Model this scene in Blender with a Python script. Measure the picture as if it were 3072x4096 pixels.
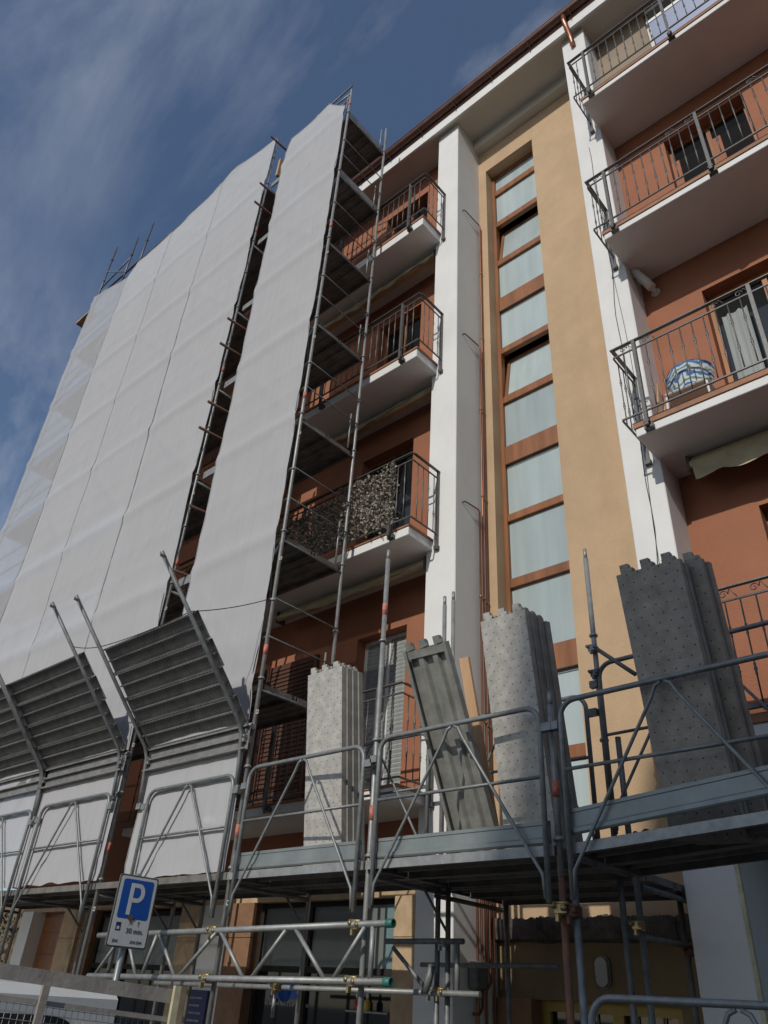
import bpy, math, random
from mathutils import Vector, Matrix, noise

random.seed(7)
scene = bpy.context.scene
for o in list(bpy.data.objects):
    bpy.data.objects.remove(o)
EYE = 1.9          # camera height above the street; everything below is laid out relative to the eye and lifted at the end

# ------------------------------------------------------------------ camera
cam_d = bpy.data.cameras.new('camera')
cam = bpy.data.objects.new('camera', cam_d)
scene.collection.objects.link(cam)
cam_d.sensor_fit = 'HORIZONTAL'
cam_d.sensor_width = 36.0
cam_d.lens = 35.306
cam_d.clip_start = 0.05
cam_d.clip_end = 3000
_r = Vector((0.74881314, 0.66028066, 0.05751812))
_u = Vector((0.32757255, -0.44413933, 0.83392834))
_b = Vector((0.57617282, -0.60561514, -0.54886719))
cam.matrix_world = Matrix(((_r.x, _u.x, _b.x, 0), (_r.y, _u.y, _b.y, 0), (_r.z, _u.z, _b.z, EYE), (0, 0, 0, 1)))
scene.camera = cam

# ------------------------------------------------------------------ light
SUN_FROM = Vector((0.13, -1.0, 0.618)).normalized()
world = bpy.data.worlds.new('World')
scene.world = world
world.use_nodes = True
wn = world.node_tree
wn.nodes.clear()
def wnode(t, **kw):
    n = wn.nodes.new(t)
    for k, v in kw.items():
        setattr(n, k, v)
    return n
sky = wnode('ShaderNodeTexSky', sky_type='NISHITA', sun_disc=False)
sky.sun_elevation = math.asin(SUN_FROM.z)
sky.sun_rotation = math.atan2(SUN_FROM.x, SUN_FROM.y)
sky.altitude = 300
sky.air_density = 1.0
sky.dust_density = 0.9
sky.ozone_density = 3.0
bg = wnode('ShaderNodeBackground')
bg.inputs['Strength'].default_value = 0.10
outw = wnode('ShaderNodeOutputWorld')
# thin cirrus: streaked noise over the direction of view
tc = wnode('ShaderNodeTexCoord')
mp = wnode('ShaderNodeMapping')
mp.inputs['Rotation'].default_value = (0.5, 0.9, 0.6)
mp.inputs['Scale'].default_value = (1.5, 3.6, 2.0)
nz = wnode('ShaderNodeTexNoise')
nz.inputs['Scale'].default_value = 1.55
nz.inputs['Detail'].default_value = 8
nz.inputs['Roughness'].default_value = 0.60
nz.inputs['Distortion'].default_value = 0.35
rp = wnode('ShaderNodeValToRGB')
rp.color_ramp.elements[0].position = 0.46
rp.color_ramp.elements[0].color = (0.03, 0.03, 0.03, 1)
rp.color_ramp.elements[1].position = 0.74
rp.color_ramp.elements[1].color = (0.66, 0.66, 0.66, 1)
nz2 = wnode('ShaderNodeTexNoise')
nz2.inputs['Scale'].default_value = 1.1
nz2.inputs['Detail'].default_value = 2
rp2 = wnode('ShaderNodeValToRGB')
rp2.color_ramp.elements[0].color = (0.12, 0.12, 0.12, 1)
rp2.color_ramp.elements[0].position = 0.36
rp2.color_ramp.elements[1].position = 0.66
mulc = wnode('ShaderNodeMath', operation='MULTIPLY')
# cirrus lies thicker lower in the sky, where the layer is seen edge-on
sepz = wnode('ShaderNodeSeparateXYZ')
mrz = wnode('ShaderNodeMapRange')
mrz.inputs['From Min'].default_value = 0.72
mrz.inputs['From Max'].default_value = 0.50
addc = wnode('ShaderNodeMath', operation='ADD', use_clamp=True)
mixc = wnode('ShaderNodeMixRGB')
mixc.inputs['Color2'].default_value = (5.6, 5.9, 6.6, 1)
L = wn.links.new
L(tc.outputs['Generated'], mp.inputs['Vector'])
L(mp.outputs['Vector'], nz.inputs['Vector'])
L(tc.outputs['Generated'], nz2.inputs['Vector'])
L(nz.outputs['Fac'], rp.inputs['Fac'])
L(nz2.outputs['Fac'], rp2.inputs['Fac'])
L(rp.outputs['Color'], mulc.inputs[0])
L(tc.outputs['Generated'], sepz.inputs[0])
L(sepz.outputs['Z'], mrz.inputs['Value'])
L(rp2.outputs['Color'], addc.inputs[0])
L(mrz.outputs['Result'], addc.inputs[1])
L(addc.outputs[0], mulc.inputs[1])
L(mulc.outputs[0], mixc.inputs['Fac'])
L(sky.outputs['Color'], mixc.inputs['Color1'])
L(mixc.outputs['Color'], bg.inputs['Color'])
L(bg.outputs['Background'], outw.inputs['Surface'])

sun_d = bpy.data.lights.new('sun', 'SUN')
sun_d.energy = 2.5
sun_d.angle = math.radians(0.6)
sun_d.color = (1.0, 0.95, 0.87)
sun = bpy.data.objects.new('sun', sun_d)
scene.collection.objects.link(sun)
sun.rotation_euler = (-SUN_FROM).to_track_quat('-Z', 'Y').to_euler()

scene.view_settings.view_transform = 'Standard'
scene.view_settings.look = 'None'
scene.view_settings.gamma = 1.0
scene.view_settings.exposure = 0.0
scene.view_settings.use_curve_mapping = False
scene.cycles.max_bounces = 8
scene.cycles.transparent_max_bounces = 16

# ------------------------------------------------------------------ materials
MATS = {}
def mat(name, col, rough=0.7, metal=0.0, var=0.08, vscale=3.0, col2=None, bump=0.0, bscale=60.0, spec=0.5, streak=0.0, dots=None, dirt=0.0, coat=0.0):
    m = bpy.data.materials.new(name)
    m.use_nodes = True
    nt = m.node_tree
    N = nt.nodes
    K = nt.links.new
    p = N['Principled BSDF']
    p.inputs['Roughness'].default_value = rough
    p.inputs['Metallic'].default_value = metal
    p.inputs['Specular IOR Level'].default_value = spec
    p.inputs['Coat Weight'].default_value = coat
    tco = N.new('ShaderNodeTexCoord')
    n1 = N.new('ShaderNodeTexNoise')
    n1.inputs['Scale'].default_value = vscale
    n1.inputs['Detail'].default_value = 6
    n1.inputs['Roughness'].default_value = 0.62
    if streak:
        mpp = N.new('ShaderNodeMapping')
        mpp.inputs['Scale'].default_value = (1, 1, streak)
        K(tco.outputs['Object'], mpp.inputs['Vector'])
        K(mpp.outputs['Vector'], n1.inputs['Vector'])
    else:
        K(tco.outputs['Object'], n1.inputs['Vector'])
    r = N.new('ShaderNodeValToRGB')
    r.color_ramp.elements[0].position = 0.3
    r.color_ramp.elements[1].position = 0.7
    c2 = col2 if col2 else tuple(c * (1 - 2 * var) for c in col)
    c1 = col if col2 else tuple(min(1, c * (1 + var)) for c in col)
    r.color_ramp.elements[0].color = (*c2, 1)
    r.color_ramp.elements[1].color = (*c1, 1)
    K(n1.outputs['Fac'], r.inputs['Fac'])
    colout = r.outputs['Color']
    if dirt:
        nd = N.new('ShaderNodeTexNoise')
        nd.inputs['Scale'].default_value = 0.9
        nd.inputs['Detail'].default_value = 8
        nd.inputs['Roughness'].default_value = 0.7
        md = N.new('ShaderNodeMapping')
        md.inputs['Scale'].default_value = (2.2, 2.2, 0.45)
        K(tco.outputs['Object'], md.inputs['Vector'])
        K(md.outputs['Vector'], nd.inputs['Vector'])
        rd = N.new('ShaderNodeValToRGB')
        rd.color_ramp.elements[0].position = 0.45
        rd.color_ramp.elements[1].position = 0.75
        K(nd.outputs['Fac'], rd.inputs['Fac'])
        mx = N.new('ShaderNodeMixRGB')
        mx.blend_type = 'MULTIPLY'
        sc = N.new('ShaderNodeMath')
        sc.operation = 'MULTIPLY'
        sc.inputs[1].default_value = dirt
        K(rd.outputs['Color'], sc.inputs[0])
        K(sc.outputs[0], mx.inputs['Fac'])
        K(colout, mx.inputs['Color1'])
        mx.inputs['Color2'].default_value = (0.45, 0.41, 0.36, 1)
        colout = mx.outputs['Color']
    if dots:
        # rows of punched holes, in the plane given by dots = (axis_a, axis_b, spacing, radius)
        ax, ay, sp, rad = dots[:4]
        dcol = dots[4] if len(dots) > 4 else (0.035, 0.033, 0.03)
        sep = N.new('ShaderNodeSeparateXYZ')
        K(tco.outputs['Object'], sep.inputs[0])
        def M(op, a, b=None):
            q = N.new('ShaderNodeMath')
            q.operation = op
            for i, v in enumerate((a, b)):
                if v is None: continue
                if isinstance(v, (int, float)): q.inputs[i].default_value = v
                else: K(v, q.inputs[i])
            return q.outputs[0]
        ua = M('DIVIDE', sep.outputs[ax], sp)
        va = M('DIVIDE', sep.outputs[ay], sp * 0.8)
        row = M('FLOOR', va)
        off = M('MULTIPLY', M('MODULO', row, 2.0), 0.5)
        fu = M('SUBTRACT', M('FRACT', M('ADD', ua, off)), 0.5)
        fv = M('MULTIPLY', M('SUBTRACT', M('FRACT', va), 0.5), 0.8)
        d = M('SQRT', M('ADD', M('MULTIPLY', fu, fu), M('MULTIPLY', fv, fv)))
        hole = M('LESS_THAN', d, rad / sp)
        mh = N.new('ShaderNodeMixRGB')
        K(hole, mh.inputs['Fac'])
        K(colout, mh.inputs['Color1'])
        mh.inputs['Color2'].default_value = (*dcol, 1)
        colout = mh.outputs['Color']
    K(colout, p.inputs['Base Color'])
    if bump:
        n2 = N.new('ShaderNodeTexNoise')
        n2.inputs['Scale'].default_value = bscale
        n2.inputs['Detail'].default_value = 4
        K(tco.outputs['Object'], n2.inputs['Vector'])
        b = N.new('ShaderNodeBump')
        b.inputs['Strength'].default_value = bump
        b.inputs['Distance'].default_value = 0.01
        K(n2.outputs['Fac'], b.inputs['Height'])
        K(b.outputs['Normal'], p.inputs['Normal'])
    MATS[name] = m
    return m

mat('white_plaster', (0.76, 0.755, 0.73), 0.85, var=0.035, vscale=1.3, bump=0.25, bscale=90, dirt=0.13)
mat('cream_soffit', (0.66, 0.64, 0.58), 0.85, var=0.05, vscale=1.0, bump=0.15)
mat('tan_plaster', (0.52, 0.365, 0.222), 0.88, var=0.06, vscale=1.6, bump=0.5, bscale=70, dirt=0.16)
mat('terracotta_plaster', (0.345, 0.140, 0.076), 0.88, var=0.07, vscale=1.6, bump=0.45, bscale=70, dirt=0.10)
mat('taupe_plaster', (0.30, 0.235, 0.17), 0.88, var=0.06, vscale=1.6, bump=0.4, bscale=70)
mat('tile_edge', (0.34, 0.165, 0.09), 0.7, var=0.12, vscale=9)
mat('brown_wood', (0.29, 0.115, 0.042), 0.42, var=0.22, vscale=6, streak=0.12, spec=0.5)
mat('shade_brown', (0.085, 0.036, 0.022), 0.6, var=0.15)  # dark colour stands in for shade on the left first-floor wall
mat('orange_wood', (0.42, 0.17, 0.045), 0.5, var=0.2, vscale=6, streak=0.12)
mat('frosted_glass', (0.47, 0.555, 0.555), 0.22, var=0.03, vscale=1.0, spec=0.6)
mat('dark_glass', (0.015, 0.018, 0.02), 0.04, var=0.0, spec=0.7)
mat('clear_window', (0.03, 0.035, 0.04), 0.02, var=0.0, spec=1.0)
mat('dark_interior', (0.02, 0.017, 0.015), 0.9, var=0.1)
mat('iron', (0.125, 0.124, 0.118), 0.42, metal=0.4, var=0.15, vscale=30)
mat('copper', (0.36, 0.155, 0.10), 0.38, metal=0.85, var=0.2, vscale=8, streak=0.2)
mat('gutter_brown', (0.13, 0.062, 0.045), 0.45, metal=0.4, var=0.15, vscale=6)
mat('galvanized', (0.315, 0.32, 0.31), 0.48, metal=0.35, var=0.14, vscale=14, bump=0.06, bscale=120)
mat('galvanized_dark', (0.20, 0.21, 0.21), 0.55, metal=0.3, var=0.2, vscale=10, dirt=0.3)
mat('rail_steel', (0.235, 0.245, 0.24), 0.45, metal=0.3, var=0.14, vscale=20)
mat('toe_steel', (0.245, 0.268, 0.258), 0.4, metal=0.3, var=0.08, vscale=5, dirt=0.15)
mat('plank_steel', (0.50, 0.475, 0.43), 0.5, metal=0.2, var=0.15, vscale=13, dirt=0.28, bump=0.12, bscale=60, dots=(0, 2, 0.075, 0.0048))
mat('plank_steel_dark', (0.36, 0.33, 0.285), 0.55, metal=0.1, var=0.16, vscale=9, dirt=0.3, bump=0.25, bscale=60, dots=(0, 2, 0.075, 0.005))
mat('plank_under', (0.36, 0.36, 0.33), 0.5, metal=0.3, var=0.16, vscale=8, dirt=0.3)
mat('deck_under', (0.20, 0.185, 0.165), 0.6, metal=0.2, var=0.2, vscale=6, dirt=0.35)
mat('fan_steel', (0.245, 0.238, 0.225), 0.55, metal=0.2, var=0.16, vscale=9, dirt=0.3, dots=(0, 1, 0.06, 0.006, (0.42, 0.40, 0.37)))
mat('rust', (0.16, 0.06, 0.035), 0.75, var=0.3, vscale=14, col2=(0.09, 0.05, 0.04))
mat('rust_orange', (0.24, 0.10, 0.05), 0.75, var=0.3, vscale=14, col2=(0.11, 0.06, 0.045))
mat('brass', (0.46, 0.37, 0.19), 0.42, metal=0.7, var=0.3, vscale=40, col2=(0.3, 0.2, 0.08))
mat('band_red', (0.58, 0.20, 0.15), 0.6, var=0.25, vscale=30)
mat('band_white', (0.66, 0.64, 0.60), 0.6, var=0.2, vscale=30)
mat('green_cap', (0.03, 0.16, 0.12), 0.5, var=0.15)
mat('rope', (0.02, 0.02, 0.022), 0.8, var=0.1)
mat('wire_white', (0.6, 0.6, 0.56), 0.6, var=0.1)
mat('timber', (0.52, 0.32, 0.17), 0.7, var=0.18, vscale=7, streak=0.1)
mat('awning_cloth', (0.50, 0.43, 0.28), 0.9, var=0.12, vscale=5)
mat('plastic_white', (0.72, 0.72, 0.70), 0.4, var=0.04)
mat('sign_white', (0.62, 0.63, 0.62), 0.45, var=0.04, vscale=6)
mat('sign_blue', (0.008, 0.085, 0.40), 0.4, var=0.05)
mat('sign_grey', (0.20, 0.20, 0.19), 0.5, metal=0.5, var=0.1)
mat('black_ink', (0.015, 0.015, 0.017), 0.6, var=0.0)
mat('navy_panel', (0.022, 0.020, 0.10), 0.5, var=0.1)
mat('stone_beige', (0.50, 0.36, 0.22), 0.75, var=0.12, vscale=7, bump=0.2, bscale=40, dirt=0.2)
mat('stone_brown', (0.26, 0.14, 0.075), 0.75, var=0.12, vscale=7, bump=0.2, bscale=40, dirt=0.2)
mat('shop_panel', (0.17, 0.185, 0.175), 0.35, var=0.06, vscale=2)
mat('shop_teal', (0.16, 0.24, 0.25), 0.35, var=0.06, vscale=2)
mat('entrance_wall', (0.23, 0.165, 0.09), 0.88, var=0.08, vscale=2, bump=0.4, dirt=0.3)
mat('broken_concrete', (0.115, 0.098, 0.085), 0.95, var=0.3, vscale=7, bump=1.0, bscale=25, dirt=0.5)
mat('old_paint_wood', (0.34, 0.31, 0.275), 0.7, var=0.15, vscale=9, bump=0.3, bscale=30, dirt=0.6)
mat('cream_paint', (0.62, 0.58, 0.38), 0.55, var=0.15, vscale=12, dirt=0.4)
mat('truck_white', (0.62, 0.63, 0.62), 0.3, var=0.03, dirt=0.2)
mat('tyre', (0.02, 0.02, 0.02), 0.85, var=0.1)
mat('mesh_wire', (0.42, 0.42, 0.40), 0.5, metal=0.3, var=0.1)
mat('asphalt', (0.055, 0.055, 0.057), 0.9, var=0.15, vscale=6, bump=0.6, bscale=90)
mat('paving', (0.21, 0.19, 0.17), 0.85, var=0.12, vscale=5, bump=0.4)
mat('far_plaster', (0.50, 0.42, 0.31), 0.88, var=0.06, vscale=1)
mat('lamp_glass', (0.35, 0.34, 0.31), 0.25, var=0.04)
mat('leaf_dry', (0.44, 0.40, 0.33), 0.75, var=0.3, vscale=25, col2=(0.13, 0.11, 0.085))
mat('mirror_glass', (0.42, 0.45, 0.50), 0.03, metal=1.0, var=0.0)
mat('cloth_blue', (0.06, 0.17, 0.36), 0.85, var=0.1)
mat('curtain', (0.33, 0.35, 0.34), 0.9, var=0.08, streak=0.1, vscale=10)
mat('bottle_red', (0.5, 0.03, 0.02), 0.3, var=0.05)
mat('bottle_yellow', (0.6, 0.42, 0.04), 0.3, var=0.05)
mat('yellow_frame', (0.42, 0.29, 0.06), 0.5, var=0.12)
mat('green_leaf', (0.05, 0.08, 0.03), 0.6, var=0.3, vscale=12)

def pane_variation():
    m = MATS['frosted_glass']
    nt = m.node_tree
    p = nt.nodes['Principled BSDF']
    src = p.inputs['Base Color'].links[0].from_socket
    oi = nt.nodes.new('ShaderNodeObjectInfo')
    mr = nt.nodes.new('ShaderNodeMapRange')
    mr.inputs['To Min'].default_value = 0.80
    mr.inputs['To Max'].default_value = 1.06
    nt.links.new(oi.outputs['Random'], mr.inputs['Value'])
    tco = nt.nodes.new('ShaderNodeTexCoord')
    mp_ = nt.nodes.new('ShaderNodeMapping')
    mp_.inputs['Scale'].default_value = (7, 7, .5)
    nt.links.new(tco.outputs['Object'], mp_.inputs['Vector'])
    nz_ = nt.nodes.new('ShaderNodeTexNoise')
    nz_.inputs['Scale'].default_value = 1.0
    nz_.inputs['Detail'].default_value = 3
    nt.links.new(mp_.outputs['Vector'], nz_.inputs['Vector'])
    mr2 = nt.nodes.new('ShaderNodeMapRange')
    mr2.inputs['From Min'].default_value = .3
    mr2.inputs['From Max'].default_value = .7
    mr2.inputs['To Min'].default_value = .86
    mr2.inputs['To Max'].default_value = 1.03
    nt.links.new(nz_.outputs['Fac'], mr2.inputs['Value'])
    mm = nt.nodes.new('ShaderNodeMath')
    mm.operation = 'MULTIPLY'
    nt.links.new(mr.outputs['Result'], mm.inputs[0])
    nt.links.new(mr2.outputs['Result'], mm.inputs[1])
    vm = nt.nodes.new('ShaderNodeVectorMath')
    vm.operation = 'SCALE'
    nt.links.new(src, vm.inputs[0])
    nt.links.new(mm.outputs[0], vm.inputs['Scale'])
    nt.links.new(vm.outputs['Vector'], p.inputs['Base Color'])
pane_variation()

def tarp_material(key='netting', open_=0.09):
    m = bpy.data.materials.new('white_netting')
    m.use_nodes = True
    nt = m.node_tree
    N = nt.nodes
    K = nt.links.new
    p = N['Principled BSDF']
    p.inputs['Roughness'].default_value = 0.8
    p.inputs['Specular IOR Level'].default_value = 0.15
    tco = N.new('ShaderNodeTexCoord')
    n1 = N.new('ShaderNodeTexNoise')
    n1.inputs['Scale'].default_value = 0.8
    n1.inputs['Detail'].default_value = 7
    n1.inputs['Roughness'].default_value = 0.65
    mpp = N.new('ShaderNodeMapping')
    mpp.inputs['Scale'].default_value = (26, 26, 0.6)
    K(tco.outputs['Object'], mpp.inputs['Vector'])
    K(mpp.outputs['Vector'], n1.inputs['Vector'])
    r = N.new('ShaderNodeValToRGB')
    r.color_ramp.elements[0].position = 0.25
    r.color_ramp.elements[1].position = 0.75
    r.color_ramp.elements[0].color = (0.48, 0.48, 0.488, 1)
    r.color_ramp.elements[1].color = (0.535, 0.535, 0.54, 1)
    K(n1.outputs['Fac'], r.inputs['Fac'])
    K(r.outputs['Color'], p.inputs['Base Color'])
    wv = N.new('ShaderNodeTexNoise')
    wv.inputs['Scale'].default_value = 14
    wv.inputs['Detail'].default_value = 5
    mw = N.new('ShaderNodeMapping')
    mw.inputs['Scale'].default_value = (3.0, 3.0, 0.2)
    K(tco.outputs['Object'], mw.inputs['Vector'])
    K(mw.outputs['Vector'], wv.inputs['Vector'])
    b = N.new('ShaderNodeBump')
    b.inputs['Strength'].default_value = 0.16
    b.inputs['Distance'].default_value = 0.01
    K(wv.outputs['Fac'], b.inputs['Height'])
    K(b.outputs['Normal'], p.inputs['Normal'])
    tl = N.new('ShaderNodeBsdfTranslucent')
    tl.inputs['Color'].default_value = (0.62, 0.62, 0.62, 1)
    tr = N.new('ShaderNodeBsdfTransparent')
    mx1 = N.new('ShaderNodeMixShader')
    mx1.inputs['Fac'].default_value = 0.12
    mx2 = N.new('ShaderNodeMixShader')
    mx2.inputs['Fac'].default_value = open_
    K(p.outputs['BSDF'], mx1.inputs[1])
    K(tl.outputs['BSDF'], mx1.inputs[2])
    K(mx1.outputs['Shader'], mx2.inputs[1])
    K(tr.outputs['BSDF'], mx2.inputs[2])
    K(mx2.outputs['Shader'], N['Material Output'].inputs['Surface'])
    MATS[key] = m
tarp_material()
tarp_material('netting_backlit', 0.30)  # same netting, more see-through in place of stronger light from behind

# ------------------------------------------------------------------ builders
COL = scene.collection
ORIG = {}          # object name -> world origin
def empty(name, loc, label, cat, group=None, kind=None):
    o = bpy.data.objects.new(name, None)
    o.empty_display_size = 0.1
    COL.objects.link(o)
    o.location = loc
    ORIG[o.name] = Vector(loc)
    tag(o, label, cat, group, kind)
    return o
def tag(o, label=None, cat=None, group=None, kind=None):
    if label: o['label'] = label
    if cat: o['category'] = cat
    if group: o['group'] = group
    if kind: o['kind'] = kind
    return o

class MB:
    def __init__(s):
        s.v = []; s.f = []; s.sm = []
    def add(s, vs, fs, smooth=False):
        n = len(s.v)
        s.v += [tuple(a) for a in vs]
        s.f += [tuple(i + n for i in f) for f in fs]
        s.sm += [smooth] * len(fs)
        return s
    def box(s, x0, x1, y0, y1, z0, z1):
        vs = [(x, y, z) for z in (z0, z1) for y in (y0, y1) for x in (x0, x1)]
        return s.add(vs, [(0, 2, 3, 1), (4, 5, 7, 6), (0, 1, 5, 4), (2, 6, 7, 3), (0, 4, 6, 2), (1, 3, 7, 5)])
    def obox(s, o, u, v, w):
        """parallelepiped: corner o, edges u v w"""
        o, u, v, w = map(Vector, (o, u, v, w))
        vs = [o + u * a + v * b + w * c for c in (0, 1) for b in (0, 1) for a in (0, 1)]
        fs = [(0, 2, 3, 1), (4, 5, 7, 6), (0, 1, 5, 4), (2, 6, 7, 3), (0, 4, 6, 2), (1, 3, 7, 5)]
        if u.cross(v).dot(w) < 0: fs = [f[::-1] for f in fs]
        return s.add(vs, fs)
    def bbox(s, x0, x1, y0, y1, z0, z1, b=0.006):
        """box with chamfered vertical+horizontal front edges"""
        P = [(x0 + b, y0), (x1 - b, y0), (x1, y0 + b), (x1, y1 - b), (x1 - b, y1), (x0 + b, y1), (x0, y1 - b), (x0, y0 + b)]
        def ring(z, i): 
            cx, cy = (x0 + x1) / 2, (y0 + y1) / 2
            return [(cx + (x - cx) * (1 - i * 2 * b / max(x1 - x0, 1e-6)), cy + (y - cy) * (1 - i * 2 * b / max(y1 - y0, 1e-6)), z) for x, y in P]
        R = ring(z0, 1) + ring(z0 + b, 0) + ring(z1 - b, 0) + ring(z1, 1)
        fs = [tuple(range(7, -1, -1)), tuple(range(24, 32))]
        for k in range(3):
            for i in range(8):
                j = (i + 1) % 8
                fs.append((k * 8 + i, k * 8 + j, k * 8 + 8 + j, k * 8 + 8 + i))
        return s.add(R, fs)
    def tube(s, p, q, r, n=8, r2=None):
        return s.path([p, q], r, n, r2=r2)
    def path(s, pts, r, n=8, closed=False, r2=None):
        pts = [Vector(p) for p in pts]
        m = len(pts)
        vs = []; fs = []
        prev = None
        for i, p in enumerate(pts):
            a = pts[i] - pts[i - 1] if i > 0 else pts[1] - pts[0]
            b = pts[i + 1] - pts[i] if i < m - 1 else pts[-1] - pts[-2]
            if a.length < 1e-9: a = b
            if b.length < 1e-9: b = a
            a.normalize(); b.normalize()
            t = (a + b)
            t = t.normalized() if t.length > 1e-6 else a
            if prev is None:
                h = Vector((0, 0, 1)) if abs(t.z) < 0.9 else Vector((1, 0, 0))
                e1 = t.cross(h).normalized()
            else:
                e1 = (prev - t * prev.dot(t)).normalized()
            prev = e1
            e2 = t.cross(e1)
            sc = 1.0 / max(0.5, a.dot(t))
            rr = r if r2 is None else r + (r2 - r) * i / (m - 1)
            for k in range(n):
                an = 2 * math.pi * k / n
                vs.append(p + (e1 * math.cos(an) + e2 * math.sin(an)) * rr * (sc if 0 < i < m - 1 else 1))
        for i in range(m - 1):
            for k in range(n):
                j = (k + 1) % n
                fs.append((i * n + k, i * n + j, i * n + n + j, i * n + n + k))
        s.add(vs, fs, True)
        nb = len(s.v) - len(vs)
        s.f += [tuple(nb + k for k in range(n - 1, -1, -1)), tuple(nb + (m - 1) * n + k for k in range(n))]
        s.sm += [False, False]
        return s
    def prism(s, poly, axis, a0, a1):
        """polygon extruded along axis ('x': poly in (y,z), 'y': (x,z), 'z': (x,y))"""
        def P(u, v, a):
            return {'x': (a, u, v), 'y': (u, a, v), 'z': (u, v, a)}[axis]
        n = len(poly)
        vs = [P(u, v, a0) for u, v in poly] + [P(u, v, a1) for u, v in poly]
        fs = [tuple(range(n - 1, -1, -1)), tuple(range(n, 2 * n))]
        for i in range(n):
            j = (i + 1) % n
            fs.append((i, j, n + j, n + i))
        return s.add(vs, fs)
    def lathe(s, c, prof, n=12, axis='z'):
        vs = []; fs = []
        for r, h in prof:
            for k in range(n):
                a = 2 * math.pi * k / n
                d = (r * math.cos(a), r * math.sin(a), h)
                if axis == 'y': d = (d[0], d[2], d[1])
                if axis == 'x': d = (d[2], d[0], d[1])
                vs.append((c[0] + d[0], c[1] + d[1], c[2] + d[2]))
        for i in range(len(prof) - 1):
            for k in range(n):
                j = (k + 1) % n
                fs.append((i * n + k, i * n + j, i * n + n + j, i * n + n + k))
        fs += [tuple(range(n - 1, -1, -1)), tuple((len(prof) - 1) * n + k for k in range(n))]
        return s.add(vs, fs, True)
    def xf(s, M):
        s.v = [tuple(M @ Vector(v)) for v in s.v]
        return s
    def build(s, name, m, parent=None, loc=None, label=None, cat=None, group=None, kind=None):
        if parent is not None: base = ORIG[parent.name]
        else: base = Vector((0, 0, 0))
        org = Vector(loc) if loc is not None else (base if parent is not None else base)
        me = bpy.data.meshes.new(name)
        me.from_pydata([(x - org.x, y - org.y, z - org.z) for x, y, z in s.v], [], s.f)
        me.polygons.foreach_set('use_smooth', s.sm)
        me.materials.append(MATS[m])
        me.update()
        o = bpy.data.objects.new(name, me)
        COL.objects.link(o)
        if parent is not None:
            o.parent = parent
        o.location = org - base
        ORIG[o.name] = org
        return tag(o, label, cat, group, kind)

def inst(src, delta, parent=None, name=None):
    """copy of a part sharing its mesh, moved by delta (same or another parent)"""
    o = src.copy()
    if name: o.name = name
    COL.objects.link(o)
    pw = ORIG[src.name] + Vector(delta)
    if parent is None: parent = src.parent
    o.parent = parent
    o.location = pw - (ORIG[parent.name] if parent else Vector((0, 0, 0)))
    ORIG[o.name] = pw
    return o

def text_part(txt, size, m, parent, M, name, align='CENTER', ext=0.0015):
    cu = bpy.data.curves.new(name, 'FONT')
    cu.body = txt
    cu.size = size
    cu.align_x = align
    cu.align_y = 'CENTER'
    cu.extrude = ext
    t = bpy.data.objects.new(name, cu)
    COL.objects.link(t)
    me = bpy.data.meshes.new_from_object(t)
    bpy.data.objects.remove(t)
    me.materials.clear()
    me.materials.append(MATS[m])
    base = ORIG[parent.name]
    me.transform(Matrix.Translation(-base) @ M)
    o = bpy.data.objects.new(name, me)
    COL.objects.link(o)
    o.parent = parent
    ORIG[o.name] = base.copy()
    return o

GZ = -EYE          # street level

# ================================================================== SETTING
g = MB().box(-400, 400, -400, 400, GZ - 0.5, GZ).build('street', 'asphalt')
tag(g, 'grey asphalt street in front of the apartment building', kind='structure')
pv = MB().box(-40, 20, 3.2, 7.6, GZ + 0.004, GZ + 0.14).build('pavement', 'paving')
tag(pv, 'raised paved pavement along the facade', kind='structure')
kb = MB()
x = -40.0
k0 = None
for i in range(40):
    if k0 is None:
        k0 = MB().bbox(-25, -24.02, 3.05, 3.195, GZ + 0.004, GZ + 0.145, 0.012).build('kerb_stone', 'paving', pv, loc=(-25, 3.05, GZ))
    else:
        inst(k0, (i * 1.0, 0, 0))

# ================================================================== APARTMENT BUILDING
YP, YT, YW = 6.19, 6.83, 6.62     # pier front, stair wall, balcony wall
B = empty('apartment_building', (-5, 7, GZ), 'tall apartment building with white piers, tan stairwell strip and terracotta balcony walls', 'building')
EAVE = 13.82
X1a, X1b = -5.125, -4.677
X2a, X2b = -2.505, -2.112
# --- stair wall round the tall window
WX0, WX1, WZ0, WZ1 = -4.52, -3.545, 1.15, 12.90
w = MB()
w.box(X1b, WX0, YT, 8.5, 0.60, EAVE - 0.28)
w.box(WX1, X2a, YT, 8.5, 0.60, EAVE - 0.28)
w.box(WX0, WX1, YT, 8.5, WZ1, EAVE - 0.28)
w.box(WX0, WX1, YT, 8.5, 0.60, WZ0)
w.build('stair_wall', 'tan_plaster', B)
p1 = MB().bbox(X1a, X1b, YP, 8.4, GZ + 0.14, EAVE, 0.008).build('pier', 'white_plaster', B)
p2 = MB().bbox(X2a, X2b, YP, 8.4, GZ + 0.14, EAVE, 0.008).build('pier', 'white_plaster', B)
# thin cables stapled down the right pier
c = MB()
pts = [(-2.30 + 0.02 * math.sin(z * 1.7) + 0.012 * math.sin(z * 5.1), YP - 0.008, z) for z in [10.5 - 0.25 * i for i in range(30)]]
c.path(pts, 0.0035, 5)
pts = [(-2.26 + 0.03 * math.sin(z * 1.3), YP - 0.008, z) for z in [8.0 - 0.25 * i for i in range(20)]]
c.path(pts, 0.0025, 5)
c.path([(-2.46, YP - .01, 2.95), (-2.43, YP - .015, 3.35), (-2.40, YP - .02, 3.1), (-2.35, YP - .012, 3.0), (-2.33, YP - .01, 2.9)], 0.004, 5)
c.build('cable', 'rope', B)

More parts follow.
